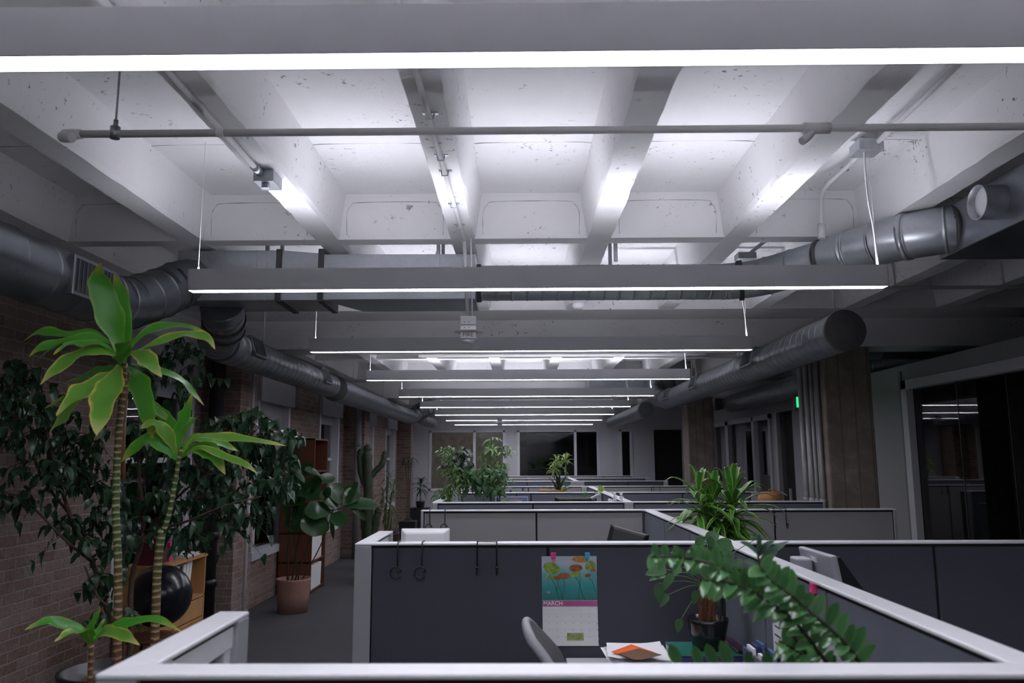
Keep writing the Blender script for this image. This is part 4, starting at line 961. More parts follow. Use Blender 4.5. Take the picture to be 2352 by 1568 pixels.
# ------------------------------------------------------------------ monitors
SILV = plain('silver_plastic', (.40, .41, .45), .4, .3, var=.03)
def monitor(c, w_, h_, yaw, tilt, shell, label, th=.05, stand=True, zdesk=.74, roll=0):
    """c = centre of the panel; the shell back faces -y before yaw"""
    c = V(c); t = thing('computer_monitor', (c.x, c.y, zdesk), label, 'monitor')
    Rm = Matrix.Rotation(yaw, 3, 'Z') @ Matrix.Rotation(tilt, 3, 'X') @ Matrix.Rotation(roll, 3, 'Y')
    X_, Y_, Z_ = [Rm @ V(a) for a in ((1, 0, 0), (0, 1, 0), (0, 0, 1))]
    M().obox(c, X_ * w_ / 2, Y_ * .012, Z_ * h_ / 2).build('bezel', BLACK if shell is not WMETAL else WMETAL, t, bevel=.004)
    b = c - Y_ * (.012 + th / 2)
    f = .8
    M().hexa([b - X_ * w_ / 2 * f - Y_ * th / 2 - Z_ * h_ / 2 * f, b + X_ * w_ / 2 * f - Y_ * th / 2 - Z_ * h_ / 2 * f, b + X_ * w_ / 2 + Y_ * th / 2 - Z_ * h_ / 2, b - X_ * w_ / 2 + Y_ * th / 2 - Z_ * h_ / 2,
              b - X_ * w_ / 2 * f - Y_ * th / 2 + Z_ * h_ / 2 * .9, b + X_ * w_ / 2 * f - Y_ * th / 2 + Z_ * h_ / 2 * .9, b + X_ * w_ / 2 + Y_ * th / 2 + Z_ * h_ / 2, b - X_ * w_ / 2 + Y_ * th / 2 + Z_ * h_ / 2]).build('rear_shell', shell, t, bevel=.008)
    M().obox(c + Y_ * .0125, X_ * (w_ / 2 - .015), Y_ * .001, Z_ * (h_ / 2 - .015)).build('screen', BLACKG, t)
    if stand:
        s0 = c - Y_ * (th + .03) - Z_ * h_ * .15
        M().obox(c - Y_ * (th + .02) - Z_ * .04, X_ * .05, Y_ * .012, Z_ * .05).build('mount_plate', shell, t, bevel=.004)
        M().tube([s0, V((s0.x, s0.y, zdesk + .01))], .028, 12).build('stand_column', shell, t); M().lathe((s0.x, s0.y + .04, zdesk), [(0, 0), (.12, 0), (.12, .012), (.0, .014)], 28).build('stand_base', shell, t)
    return t
# silver tapered monitor, right of spine
ca = at(1838, 1262, 3.62)
def silver_monitor():
    t = thing('computer_monitor', (1.45, 3.6, .74), 'silver backed monitor standing behind the long spine partition', 'monitor')
    A, B = at(1832, 1254, 3.72), at(1905, 1276, 3.40)        # top rear edge ends
    d = (B - A).normalized(); sd = V((-d.y, d.x, 0)).normalized()
    if sd.x < 0: sd = -sd
    dn = V((0, 0, .30)); th = sd * .035; k = sd * .05
    M().hexa([A - dn + k, B - dn + k, B - dn + k + th, A - dn + k + th, A, B, B + th, A + th]).build('rear_shell', SILV, t, bevel=.008)
    M().hexa([A - dn + k + th, B - dn + k + th * 1.0, B - dn + k + th + sd * .16 + d * .01, A - dn + k + th + sd * .16, A + th + V((0, 0, -.006)), B + th + V((0, 0, -.006)), B + th + sd * .012 - V((0, 0, .006)), A + th + sd * .012 - V((0, 0, .006))]).build('screen_bezel', BLACK, t, bevel=.003)
    d = (B - A).normalized(); nrm = V((d.y, -d.x, 0)).normalized()
    if nrm.x > 0: nrm = -nrm
    mp = A + d * .10 + nrm * .03 - V((0, 0, .085))
    M().obox(mp, d * .045, nrm * .035, V((0, 0, .05))).build('mount_hinge', SILV, t, bevel=.008)
    M().obox(mp - V((0, 0, .2)) + nrm * .02, d * .035, nrm * .012, V((0, 0, .22))).build('stand_column', SILV, t, bevel=.004)
    M().obox(V((mp.x + .02, mp.y + .02, .75)), d * .13, nrm * .1, V((0, 0, .008))).build('stand_base', SILV, t, bevel=.004)
    p0 = A.lerp(B, .45) + nrm * .004 - V((0, 0, .035))
    text(M(), 'DELL', p0 + V((0, 0, -.008)), d, (0, 0, 1), .028, .002).build('maker_badge', WMETAL, t)
silver_monitor()
# white monitor (rear) behind calendar partition
pl, pr = at(921, 1216, 4.7), at(1032, 1218, 4.7)
zc_ = (at(976, 1214, 4.7).z + .98) / 2; monitor(((pl.x + pr.x) / 2, 4.72, zc_), pr.x - pl.x, at(976, 1214, 4.7).z - .98, 0, 0, WMETAL, 'white monitor seen from behind above the calendar partition', .04)
def _scr():
    a, b, c, d_ = at(1392, 1210, 5.3), at(1470, 1232, 5.15), at(1470, 1245, 5.15), at(1386, 1248, 5.3)
    cc = (a + b) / 2; ang = math.atan2(b.y - a.y, b.x - a.x)
    return cc
cc = at(1432, 1226, 5.3)
monitor((cc.x, 5.3, 1.15), .26, .34, -.1, -.12, BLACK, 'small black screen tilted above the calendar partition cap', .03, roll=.27)
# far monitors
for (px0, px1, py, Y, lab, zt2) in ((1274, 1362, 1141, 8.7, 'wide black monitor top behind the slate partition with the figurines', None), (1222, 1262, 1096, 17.5, 'distant dark blue monitor top near the end wall', None), (1300, 1330, 1126, 10.7, 'small black monitor top right of the spiky dark plant', None)):
    a, b = at(px0, py, Y), at(px1, py, Y); monitor(((a.x + b.x) / 2, Y, a.z - .17), b.x - a.x, .34, .05, 0, BLACK, lab, .03)
a = at(1290, 1093, 16.6); monitor((a.x, 16.6, a.z - .15), .26, .3, .5, .2, SILV, 'small grey monitor corner beside the lime cane plant', .04)
p = at(1368, 1140, 8.55)
t = thing('desk_lamp', (p.x, 8.55, .74), 'grey lamp head angled above the wide black monitor', 'lamp'); M().obox(p, (.05, .0, .022), (0, .04, 0), (-.006, 0, .012)).build('lamp_head', SILV, t, bevel=.004)
M().tube([p, V((p.x + .03, 8.6, 1.0)), V((p.x - .02, 8.6, .76))], .008, 8).build('lamp_arm', BLACK, t); M().lathe((p.x - .02, 8.6, .742), [(0, 0), (.07, 0), (.07, .012), (0, .014)], 20).build('lamp_base', BLACK, t)
# framed picture on row 4
a, b = at(1136, 1140, RY[4] - .05), at(1213, 1140, RY[4] - .05)
t = thing('framed_picture', ((a.x + b.x) / 2, RY[4] - .05, a.z - .25), 'framed picture with blue border on the slate partition behind the bamboo', 'picture')
M().box(a.x, RY[4] - .06, a.z - .25, b.x, RY[4] - .04, a.z).build('picture_frame', SILV, t, bevel=.003)
M().box(a.x + .012, RY[4] - .063, a.z - .24, b.x - .012, RY[4] - .06, a.z - .012).build('picture_mount', plain('blue_border', (.12, .13, .35), .5), t)
M().box(a.x + .07, RY[4] - .066, a.z - .22, b.x - .07, RY[4] - .063, a.z - .03).build('picture_print', plain('mixed_print', (.30, .25, .24), .5, var=.5, scale=30), t)
# items on partition 5 face and pins
for (px_, py_, lab) in ((1173, 1128, 'left of two dark pins on the pale partition'), (1201, 1123, 'right of two dark pins on the pale partition')):
    p = at(px_, py_, RY[5] - .05); tag(M().sphere(p, .018, 12, 8, (1, .5, 1.3)).build('push_pin', NAVY), lab, 'pin')
# figurines on row 3
FIG = plain('white_vinyl', (.75, .75, .78), .4)
for (px_, s_, lab) in ((1412, 1.0, 'left white bear figurine standing on the slate partition'), (1427, .92, 'right white bear figurine standing on the slate partition')):
    p = at(px_, 1148, RY[3]); t = thing('toy_figurine', (p.x, RY[3], PH), lab, 'figurine'); k = .018 * s_
    M().sphere((p.x, RY[3], PH + 2.2 * k), k, 14, 10, (.8, .7, 1.1)).build('body', FIG, t)
    M().sphere((p.x, RY[3], PH + 4.0 * k), k, 14, 10, (.85, .8, .85)).build('head', FIG, t)
    for s2 in (-1, 1):
        M().sphere((p.x + s2 * .75 * k, RY[3], PH + 4.9 * k), k * .42, 10, 8).build('ear', FIG, t)
        M().tube([V((p.x + s2 * .7 * k, RY[3], PH + 2.9 * k)), V((p.x + s2 * 1.4 * k, RY[3] - .01, PH + 1.9 * k))], .3 * k, 8).build('arm', FIG, t)
        M().tube([V((p.x + s2 * .45 * k, RY[3], PH + 1.5 * k)), V((p.x + s2 * .6 * k, RY[3], PH + .0))], .38 * k, 8).build('leg', FIG, t)
p = at(1400, 1150, RY[3]); tag(M().sphere((p.x, RY[3], PH + .016), .014, 12, 8, (1.2, 1, 1)).sphere((p.x + .02, RY[3], PH + .012), .011, 10, 8).build('toy_pet', FIG), 'tiny white lying figurine left of the two bear figurines', 'figurine')
# basket and cabinet behind row 3
p = at(1772, 1136, 9.1)
t = thing('storage_cabinet', (p.x, 9.15, 0), 'low grey cabinet carrying the orange woven basket', 'cabinet')
M().box(p.x - .3, 8.9, 0, p.x + .3, 9.4, 1.24).build('cabinet_body', SILV, t, bevel=.004); M().box(p.x - .29, 8.885, .04, p.x - .004, 8.9, 1.2).build('cabinet_door', SILV, t); M().box(p.x + .004, 8.885, .04, p.x + .29, 8.9, 1.2).build('cabinet_door', SILV, t)
t = thing('woven_basket', (p.x, 9.15, 1.24), 'orange woven basket bowl showing above the slate partition', 'basket')
pr_ = [(.0, .0), (.09, .0), (.135, .045), (.14, .075), (.125, .12), (.09, .15), (.085, .15), (.12, .11), (0, .02)]
M().lathe((p.x, 9.15, 1.241), pr_, 32).build('basket_bowl', plain('orange_wicker', (.42, .19, .08), .8, var=.3, scale=60, bump=.5, bscale=90), t)
M().tube(spl([V((p.x - .05, 9.1, 1.38)), V((p.x - .02, 9.08, 1.42)), V((p.x + .06, 9.1, 1.40)), V((p.x + .12, 9.08, 1.38)), V((p.x + .16, 9.05, 1.35))], 12), .006, 8).build('basket_handle', plain('basket_straw', (.35, .30, .10), .8), t)

# ================================================================== LEFT SIDE FURNITURE
# oak bookcase
t = thing('oak_bookcase', (-3.05, 6.95, 0), 'oak laminate bookcase with binders and drawers behind the black ball', 'bookcase')
x0, x1, y0, y1, zt3 = -3.22, -2.88, 6.48, 7.36, .93; th = .022
for (nm, b_) in (('side_panel', (x0, y0, 0, x1, y0 + th, zt3)), ('side_panel', (x0, y1 - th, 0, x1, y1, zt3)), ('top_board', (x0, y0 - .005, zt3 - .022, x1 + .012, y1 + .005, zt3 + .002)), ('back_panel', (x0, y0, 0, x0 + .01, y1, zt3)), ('shelf', (x0, y0, .56, x1, y1, .582)), ('shelf', (x0, y0, .02, x1, y1, .04))):
    M().box(*b_).build(nm, WOODO, t, bevel=.002)
for k in range(3):
    dr = M().box(x1 - .02, y0 + th + .004, .05 + k * .17, x1 - .002, y1 - th - .004, .21 + k * .17).build('drawer_front', WOODO, t, bevel=.003); M().box(x1 - .003, y0 + .2, .198 + k * .17, x1 + .004, y1 - .2, .206 + k * .17).build('drawer_lip', WOODO, dr)
BD = [(.045, .31, PAPER, 0), (.045, .30, PAPER, 0), (.05, .29, BLACK, 0), (.055, .30, PAPER, .02), (.05, .31, PAPER, .04), (.05, .31, PAPER, .05)]
y = 6.78
labs = ['leftmost white ring binder in the oak bookcase', 'second white ring binder in the oak bookcase', 'dark ring binder among the white ones in the oak bookcase', 'white binder right of the dark one in the oak bookcase', 'leaning white binder, second from the right in the oak bookcase', 'leaning white binder at the right of the oak bookcase row']
for (bw, bh, mt, ln), lab in zip(BD, labs):
    t = thing('ring_binder', (-2.98, y, .582), lab, 'binder', 'binders in the oak bookcase')
    M().hexa([(-3.18, y, .583), (-2.91, y, .583), (-2.91, y + bw - .004, .583), (-3.18, y + bw - .004, .583), (-3.18, y + ln, .583 + bh), (-2.91, y + ln, .583 + bh), (-2.91, y + bw - .004 + ln, .583 + bh), (-3.18, y + bw - .004 + ln, .583 + bh)]).build('binder_cover', mt, t, bevel=.003)
    M().cyl((-2.909, y + bw / 2 + ln * .2, .64), (-2.905, y + bw / 2 + ln * .2, .64), .012, 12).build('finger_ring', SEAL, t)
    y += bw + .002
t = thing('magenta_bag', (-3.05, 6.65, zt3 + .002), 'dark red and magenta gift bag on the oak bookcase, behind leaves', 'bag')
M().box(-3.12, 6.5, zt3 + .003, -2.96, 6.72, zt3 + .22).build('bag_body', plain('maroon_paper', (.12, .01, .03), .6), t, bevel=.006); M().box(-3.0, 6.74, zt3 + .003, -2.95, 6.80, zt3 + .16).build('bag_side', plain('magenta_paper', (.55, .02, .18), .6), t, bevel=.004)
for k in range(4):
    tag(M().box(-3.12 + .01 * k, 6.96, zt3 + .003 + .008 * k, -2.90 + .01 * (k % 2), 7.25 - .01 * k, zt3 + .009 + .008 * k).build('paper_pad', PAPER), 'white paper pad in the low stack on the oak bookcase', 'paper', 'paper pads on the oak bookcase')
# black exercise ball on a stool
t = thing('plant_stool', (-2.74, 6.0, 0), 'dark low stool carrying the black ball', 'stool')
M().lathe((-2.74, 6.0, .47), [(0, 0), (.19, 0), (.19, .03), (.15, .03), (.12, .02), (0, .02)], 28).build('stool_seat', WOODB, t)
for k in range(4):
    a = math.pi / 4 + k * math.pi / 2; M().cyl((-2.74 + .17 * math.cos(a), 6.0 + .17 * math.sin(a), 0), (-2.74 + .13 * math.cos(a), 6.0 + .13 * math.sin(a), .48), .014, 8).build('leg', WOODB, t)
bc = at(368, 1368, 5.98)
t = thing('exercise_ball', (bc.x, bc.y, bc.z - .22), 'shiny black ball behind the two plant canes, in front of the oak bookcase', 'ball')
M().sphere(bc, .222, 40, 28).build('ball_shell', plain('black_rubber', (.012, .013, .018), .22, var=.05), t)
m = M()
for k in (-2, -1, 1, 2): m.lathe((bc.x, bc.y, bc.z + .045 * k), [(math.sqrt(.222 ** 2 - (.045 * k) ** 2) + .0001, -.001), (math.sqrt(.222 ** 2 - (.045 * k) ** 2) + .001, 0), (math.sqrt(.222 ** 2 - (.045 * k) ** 2) + .0001, .001)], 40)
# brown bookcase
t = thing('brown_bookcase', (-3.0, 11.15, 0), 'tall brown veneer bookcase against the brick between two windows', 'bookcase')
x0, x1, y0, y1, zt3 = -3.25, -2.80, 10.75, 11.5, 2.06
for (nm, b_) in (('side_panel', (x0, y0, 0, x1, y0 + .022, zt3)), ('side_panel', (x0, y1 - .022, 0, x1, y1, zt3)), ('top_board', (x0, y0, zt3 - .022, x1, y1, zt3)), ('back_panel', (x0, y0, 0, x0 + .01, y1, zt3))): M().box(*b_).build(nm, WOODB, t, bevel=.002)
for z in (.04, .42, .80, 1.20, 1.62): M().box(x0, y0, z - .02, x1 - .01, y1, z).build('shelf', WOODB, t, bevel=.002)
def shelfrow(z, items, grp):
    y = y0 + .03
    for (bw, bh, mt, ln, lab) in items:
        m = M().hexa([(-3.1, y, z), (-2.83, y, z), (-2.83, y + bw, z), (-3.1, y + bw, z), (-3.1, y + ln, z + bh), (-2.83, y + ln, z + bh), (-2.83, y + bw + ln, z + bh), (-3.1, y + bw + ln, z + bh)])
        tag(m.build('file_box' if bw > .05 else 'book', mt, bevel=.002), lab, 'binder' if bw > .05 else 'book', grp); y += bw + .004
BLU = plain('blue_spine', (.08, .16, .45), .5); TAN = plain('tan_cover', (.30, .22, .13), .6)
shelfrow(1.62, [(.03, .26, TAN, .06, 'leaning tan book on the top shelf of the brown bookcase'), (.02, .24, PAPER, .05, 'leaning pale book on the top shelf of the brown bookcase'), (.025, .27, WOODB, 0, 'upright brown book on the top shelf of the brown bookcase')], 'books on the top shelf')
shelfrow(1.20, [(.2, .2, BLACK, 0, 'black box on the second shelf of the brown bookcase'), (.045, .25, BLU, 0, 'left bright blue binder spine in the brown bookcase'), (.045, .24, BLU, 0, 'right bright blue binder spine in the brown bookcase')], 'binders on the second shelf')
for z, nm in ((.42, 'lower'), (.80, 'middle'), (.04, 'bottom')):
    shelfrow(z, [(.085, .31 + .01 * (k % 2), PAPER, .004 * k * (1 if nm == 'bottom' else .3), 'white file box, %s from the near side on the brown bookcase %s shelf' % (('first', 'second', 'third', 'fourth', 'fifth', 'sixth', 'seventh')[k], nm)) for k in range(7)], 'white file boxes on the %s shelf' % nm)
# solid orange board standing in for a red cabinet-like reflection
t = thing('reflection_board', (-3.0, 21.6, 1.0), 'narrow orange strip board imitating a reflection at the far left by the last window', 'board')
M().box(-3.08, 21.55, .9, -2.98, 21.6, 1.85).build('board_face', plain('reflection_board', (.40, .14, .07), .6), t)
M().box(-3.1, 21.56, 0, -2.96, 21.62, .9).build('board_foot', BLACK, t)
# ================================================================== PLANTS
def pot(t, c, r, h, mat, r0=None, name='pot', soil=True):
    c = V(c); r0 = r0 or r * .8
    M().lathe(c, [(0, 0), (r0, 0), (r0 + (r - r0) * .5, h * .5), (r, h - .02), (r * 1.02, h), (r * .93, h), (r * .9, h - .03), (0, h - .035)], 36).build(name, mat, t)
    if soil: M().lathe(c + V((0, 0, h - .033)), [(0, .004), (r * .9, 0)], 24).build('soil', SOIL, t)
def corn_leaf(t, pts, Y, wpx, mat=L_CORN, dY=0.0, up=(0, -.75, .66), wave=.16):
    """pts = pixel polyline; the tip comes dY nearer to or further from the camera"""
    n = len(pts); P = [at(x, y, Y + dY * i / (n - 1)) for i, (x, y) in enumerate(pts)]
    L_ = sum((b - a).length for a, b in zip(P[:-1], P[1:]))
    w0 = R.uniform(0, 6)
    prof = lambda q: (.16 + .84 * min(1, (q / .38)) ** 1.2) * (1 if q < .5 else max(0, 1 - ((q - .5) / .5) ** 1.9)) * (1 + .10 * math.sin(w0 + q * 17) + .06 * math.sin(w0 * 2 + q * 31)) + .015
    M().blade(P, wpx * Y / 1800 * 1.08, up, .3, wave * 1.5, prof, 28).build('leaf', mat, t)
PY = 3.0
b = at(262, 1535, PY)
t = thing('corn_plant', (b.x, PY, 0), 'tall corn plant with ringed canes and yellow-edged leaves at the left', 'potted plant')
pot(t, (b.x, PY, 0), .185, b.z + .0, BLACK, .15, 'tall_planter')
cane = [at(268, 1560, PY), at(270, 1450, PY), at(271, 1300, PY), at(266, 1180, PY), at(268, 1080, PY), at(274, 980, PY), at(283, 900, PY), at(286, 835, PY)]
cs = spl(cane, 28); M().tube(cs, [.0155 - .0045 * i / len(cs) for i in range(len(cs))], 16).build('cane', CANE, t)
M().tube(spl([at(283, 1100, 3.06), at(283, 980, 3.06), at(290, 880, 3.06), at(292, 850, 3.04)], 8), .009, 10).build('side_shoot', plain('brown_shoot', (.17, .07, .03), .7), t)
cane2 = [at(352, 1560, PY + .12), at(358, 1400, PY + .12), at(362, 1300, PY + .12), at(372, 1215, PY + .12)]
cs = spl(cane2, 14); M().tube(cs, [.0165 - .002 * i / len(cs) for i in range(len(cs))], 16).build('cane', CANE, t)
cane3 = [at(374, 1225, PY + .12), at(388, 1180, PY + .12), at(398, 1130, PY + .12), at(410, 1060, PY + .12), at(416, 1030, PY + .12)]
cs = spl(cane3, 14); M().tube(cs, [.0105 - .003 * i / len(cs) for i in range(len(cs))], 14).build('cane', CANE, t)
Ls = [ # (pixels, width, dY, mat)
 ([(284, 838), (268, 770), (242, 690), (228, 640), (232, 603)], 54, -.05, 0), ([(287, 838), (288, 760), (278, 680), (262, 625)], 34, .1, 0),
 ([(272, 800), (215, 768), (150, 770), (95, 762), (52, 785)], 26, .05, 0), ([(275, 795), (215, 775), (150, 785), (95, 800), (66, 820)], 28, -.12, 0),
 ([(275, 800), (225, 778), (170, 775), (120, 800), (84, 828)], 20, .18, 0),
 ([(272, 815), (230, 790), (180, 792), (150, 795), (122, 815)], 24, -.2, 0), ([(275, 825), (235, 806), (180, 818), (130, 850), (92, 884)], 40, -.18, 1),
 ([(278, 850), (240, 850), (200, 865), (150, 878)], 34, .22, 0), ([(278, 848), (230, 868), (190, 895), (150, 915), (102, 938)], 30, .05, 0),
 ([(278, 850), (238, 870), (205, 890), (165, 920), (128, 956)], 46, -.22, 1), ([(276, 852), (230, 880), (180, 925), (140, 965), (112, 997)], 60, .12, 1),
 ([(274, 838), (258, 880), (238, 940), (222, 1000)], 58, -.30, 1), ([(288, 812), (310, 785), (350, 757), (420, 748), (483, 768)], 24, .1, 0),
 ([(290, 820), (340, 795), (400, 775), (440, 768), (478, 778), (494, 802)], 26, -.1, 1), ([(278, 840), (285, 815), (292, 790), (300, 782)], 44, -.28, 0),
 ([(288, 815), (320, 812), (345, 835), (372, 866)], 36, -.25, 1), ([(292, 842), (315, 870), (335, 930), (352, 1015)], 42, .08, 0),
 ([(296, 850), (330, 890), (350, 935), (405, 975)], 26, .2, 0), ([(300, 835), (360, 850), (410, 870), (440, 900), (470, 932)], 24, .25, 0)]
for p_, w_, d_, y_ in Ls: corn_leaf(t, p_, PY, w_, L_CORN2 if y_ else L_CORN, d_)
Ls = [([(412, 1035), (412, 990), (430, 950), (442, 902)], 32, -.05, 0), ([(410, 1030), (398, 985), (372, 950), (345, 915)], 26, .1, 0), ([(408, 1048), (385, 1000), (350, 975), (322, 985)], 30, -.12, 1),
 ([(408, 1058), (385, 1032), (345, 1010), (310, 1030), (278, 1062)], 36, -.1, 0), ([(415, 1050), (450, 1005), (520, 1005), (590, 1012), (658, 1024)], 20, -.15, 1), ([(415, 1052), (450, 1030), (490, 1045), (518, 1090)], 36, -.05, 0),
 ([(415, 1045), (445, 1008), (505, 1018), (548, 1036)], 24, .15, 0), ([(415, 1050), (460, 1028), (520, 1050), (562, 1066), (592, 1088)], 17, -.2, 1), ([(405, 1045), (395, 1000), (370, 985), (352, 1018)], 34, .12, 1), ([(410, 1035), (425, 985), (448, 960), (442, 1000)], 20, .2, 0)]
for p_, w_, d_, y_ in Ls: corn_leaf(t, p_, PY + .12, w_, L_CORN2 if y_ else L_CORN, d_)
# small sprout in its own front pot
b = at(205, 1555, 2.75)
t = thing('young_corn_plant', (b.x, 2.75, 0), 'small young corn plant sprout at the bottom left corner', 'potted plant')
pot(t, (b.x, 2.72, 0), .07, b.z - .03, BLACK, .06, 'slim_planter')
M().tube(spl([at(205, 1590, 2.75), at(208, 1540, 2.75), at(210, 1480, 2.75)], 10), .0085, 10).build('cane', CANE, t)
for p_, w_, d_, y_ in [([(208, 1475), (188, 1450), (130, 1428), (95, 1430), (55, 1447)], 22, -.1, 0), ([(206, 1478), (190, 1452), (160, 1455), (124, 1474)], 26, -.2, 1), ([(212, 1475), (214, 1440), (232, 1395)], 24, -.05, 0), ([(214, 1475), (245, 1445), (300, 1430), (360, 1422), (420, 1452)], 20, -.1, 0), ([(214, 1478), (240, 1452), (280, 1458), (322, 1482)], 26, -.2, 1), ([(212, 1475), (225, 1450), (240, 1420)], 12, .1, 0)]:
    corn_leaf(t, p_, 2.75, w_, L_CORN2 if y_ else L_CORN, d_)

def ell(px, py, rx, ry, Y, dy=.35):
    while True:
        a, b_, c = R.uniform(-1, 1), R.uniform(-1, 1), R.uniform(-1, 1)
        if a * a + b_ * b_ + c * c <= 1:
            p = at(px + a * rx, py + b_ * ry, Y + c * dy)
            if p.x > -3.05: return p
            return atX(px + a * rx, py + b_ * ry, R.uniform(-3.1, -2.75))
def droopleaf(m, p, L_, w_, fold=.2, down=.75):
    a = R.uniform(0, 6.283); d = V((math.cos(a), math.sin(a), 0)); dz = V((0, 0, -1))
    q = p + d * L_ * .35 * (1 - down * .4) + dz * L_ * .12; e = p + d * L_ * .5 * (1.1 - down) + d * L_ * .25 + dz * L_ * down
    up = V((R.uniform(-.6, .6), R.uniform(-.9, .1), .7))
    m.blade([p, q, e], w_, up, fold, 0, None, 4)
def bush(t, blobs, L_, w_, mat, twigmat, per=9, dy=.35, fork=None, down=.75, name='foliage', tl=.28):
    fm, tm = M(), M()
    for (px, py, rx, ry, Y, n) in blobs:
        for _ in range(n):
            p = ell(px, py, rx, ry, Y, dy); a = R.uniform(0, 6.283); d = V((math.cos(a), math.sin(a) * .8, R.uniform(-.1, .4))); l = tl * R.uniform(.6, 1.2)
            q = [p - d * l * .5, p + V((0, 0, .03)), p + d * l * .5 - V((0, 0, l * .45))]; sp_ = spl(q, 6)
            sp_ = [V((max(v_.x, -3.15), v_.y, v_.z)) for v_ in sp_]; tm.tube(sp_, [.0028 - .0003 * i for i in range(len(sp_))], 4, False)
            for k in range(per):
                pass
                pp = sp_[min(6, int(k * 7 / per))] + V([R.uniform(-.015, .015) for _ in range(3)]); pp.x = max(pp.x, -3.15)
                droopleaf(fm, pp, L_ * R.uniform(.7, 1.15), w_ * R.uniform(.8, 1.15), down=down * R.uniform(.6, 1.2))
    fm.build(name, mat, t); tm.build('twigs', twigmat, t)
# weeping fig
b = at(300, 1500, 5.1)
t = thing('weeping_fig', (-2.52, 5.1, 0), 'large dark weeping fig tree filling the left side against the brick wall', 'tree')
pot(t, (-2.52, 5.1, 0), .24, .42, BLACK, .2, 'planter')
def br(pts, r0, r1):
    s_ = [V((max(q.x, -3.14), q.y, q.z)) for q in spl([at(*q) if isinstance(q, tuple) else q for q in pts], 16)]; M().tube(s_, [r0 + (r1 - r0) * i / len(s_) for i in range(len(s_))], 9).build('branch', BARK, t)
r_ = V((-2.52, 5.1, .38))
br([r_ + V((-.05, 0, 0)), (262, 1470, 5.1), (240, 1380, 5.05), (212, 1290, 5.0), (160, 1180, 4.95), (125, 1060, 4.9), (90, 930, 4.9)], .021, .006)
br([r_ + V((.04, .02, 0)), (300, 1480, 5.15), (302, 1330, 5.15), (330, 1220, 5.2), (318, 1060, 5.25), (330, 900, 5.3), (380, 800, 5.3)], .020, .006)
br([(318, 1260, 5.17), (380, 1170, 5.25), (470, 1090, 5.3), (600, 1010, 5.35)], .011, .004)
br([(330, 1220, 5.2), (420, 1200, 5.0), (520, 1160, 4.9), (600, 1140, 4.9)], .010, .003)
br([(212, 1290, 5.0), (150, 1240, 4.8), (60, 1150, 4.7), (10, 1130, 4.7)], .010, .003)
br([r_, (285, 1440, 5.0), (225, 1370, 4.9), (195, 1300, 4.85)], .012, .004)
br([(160, 1180, 4.95), (100, 1100, 5), (40, 960, 5.1), (20, 850, 5.1)], .009, .003)
bush(t, [(50, 880, 70, 60, 5.0, 11), (60, 960, 90, 70, 5.0, 14), (140, 1030, 90, 80, 5.0, 14), (25, 1150, 45, 30, 4.8, 4), (90, 1080, 60, 50, 4.8, 5), (210, 1110, 80, 80, 5.0, 13), (170, 1230, 60, 40, 5.0, 6), (250, 1250, 60, 70, 5.1, 8),
  (330, 870, 60, 90, 5.3, 9), (390, 800, 50, 45, 5.3, 6), (430, 880, 50, 50, 5.35, 5), (350, 1020, 90, 70, 5.3, 13), (400, 1130, 100, 70, 5.3, 16), (440, 1210, 90, 50, 5.2, 9), (520, 1010, 70, 50, 5.3, 9), (540, 1110, 80, 60, 5.2, 12), (610, 1020, 60, 50, 5.4, 15), (480, 1060, 90, 60, 5.2, 12), (640, 1080, 40, 60, 5.3, 6), (560, 970, 60, 25, 5.4, 8), (650, 1000, 30, 25, 5.4, 5), (180, 980, 70, 50, 5.0, 8), (560, 1160, 50, 50, 5.2, 6), (520, 1190, 60, 45, 5.2, 7), (620, 1100, 40, 50, 5.2, 5),
  (225, 1340, 40, 40, 4.9, 4), (250, 1420, 40, 40, 5.0, 3), (300, 1180, 50, 80, 5.1, 6)], .098, .044, L_FIC, BARK, per=10, dy=.3, down=.8)
# fiddle leaf fig in terracotta pot
c = atZ(661, 1412, 0.0)
FX, FY = c.x, c.y + .19
t = thing('fiddle_leaf_fig', (FX, FY, 0), 'fiddle leaf fig with big glossy leaves in a round terracotta pot', 'potted plant')
pot(t, (FX, FY, 0), .198, .385, TERRA, .175, 'terracotta_pot')
tops = [(672, 1150), (700, 1165), (730, 1185), (655, 1120), (765, 1172)]
for k, (x, y) in enumerate(tops):
    q = V((FX - .07 + .04 * k, FY + .03 * (k % 2), .35)); M().tube(spl([q, (q + at(x, y, FY)) / 2 + V((-.02 + .015 * k, 0, 0)), at(x, y, FY)], 8), .011 - .001 * k, 8).build('stem', STEMD, t)
M().tube(spl([at(700, 1165, FY), at(750, 1172, FY), at(800, 1165, FY)], 6), .008, 8).build('stem', STEMD, t)
fid = [((793, 1165), (866, 1160), 30), ((803, 1151), (808, 1110), 38), ((774, 1170), (738, 1128), 32), ((781, 1157), (758, 1113), 38), ((760, 1174), (700, 1178), 40), ((750, 1180), (655, 1205), 62), ((732, 1185), (718, 1232), 56), ((770, 1176), (784, 1210), 36), ((764, 1170), (766, 1238), 18), ((802, 1166), (842, 1195), 12), ((722, 1151), (708, 1118), 36), ((700, 1152), (655, 1145), 46), ((695, 1120), (652, 1085), 48), ((747, 1100), (700, 1080), 28), ((700, 1130), (740, 1105), 34), ((690, 1150), (665, 1195), 50), ((715, 1165), (690, 1215), 46), ((740, 1150), (760, 1135), 34), ((720, 1110), (770, 1098), 24), ((680, 1100), (720, 1070), 30), ((670, 1070), (690, 1045), 34), ((660, 1070), (625, 1060), 30), ((668, 1030), (685, 1000), 28), ((790, 1160), (822, 1128), 32), ((705, 1190), (745, 1225), 44), ((672, 1110), (700, 1140), 40)]
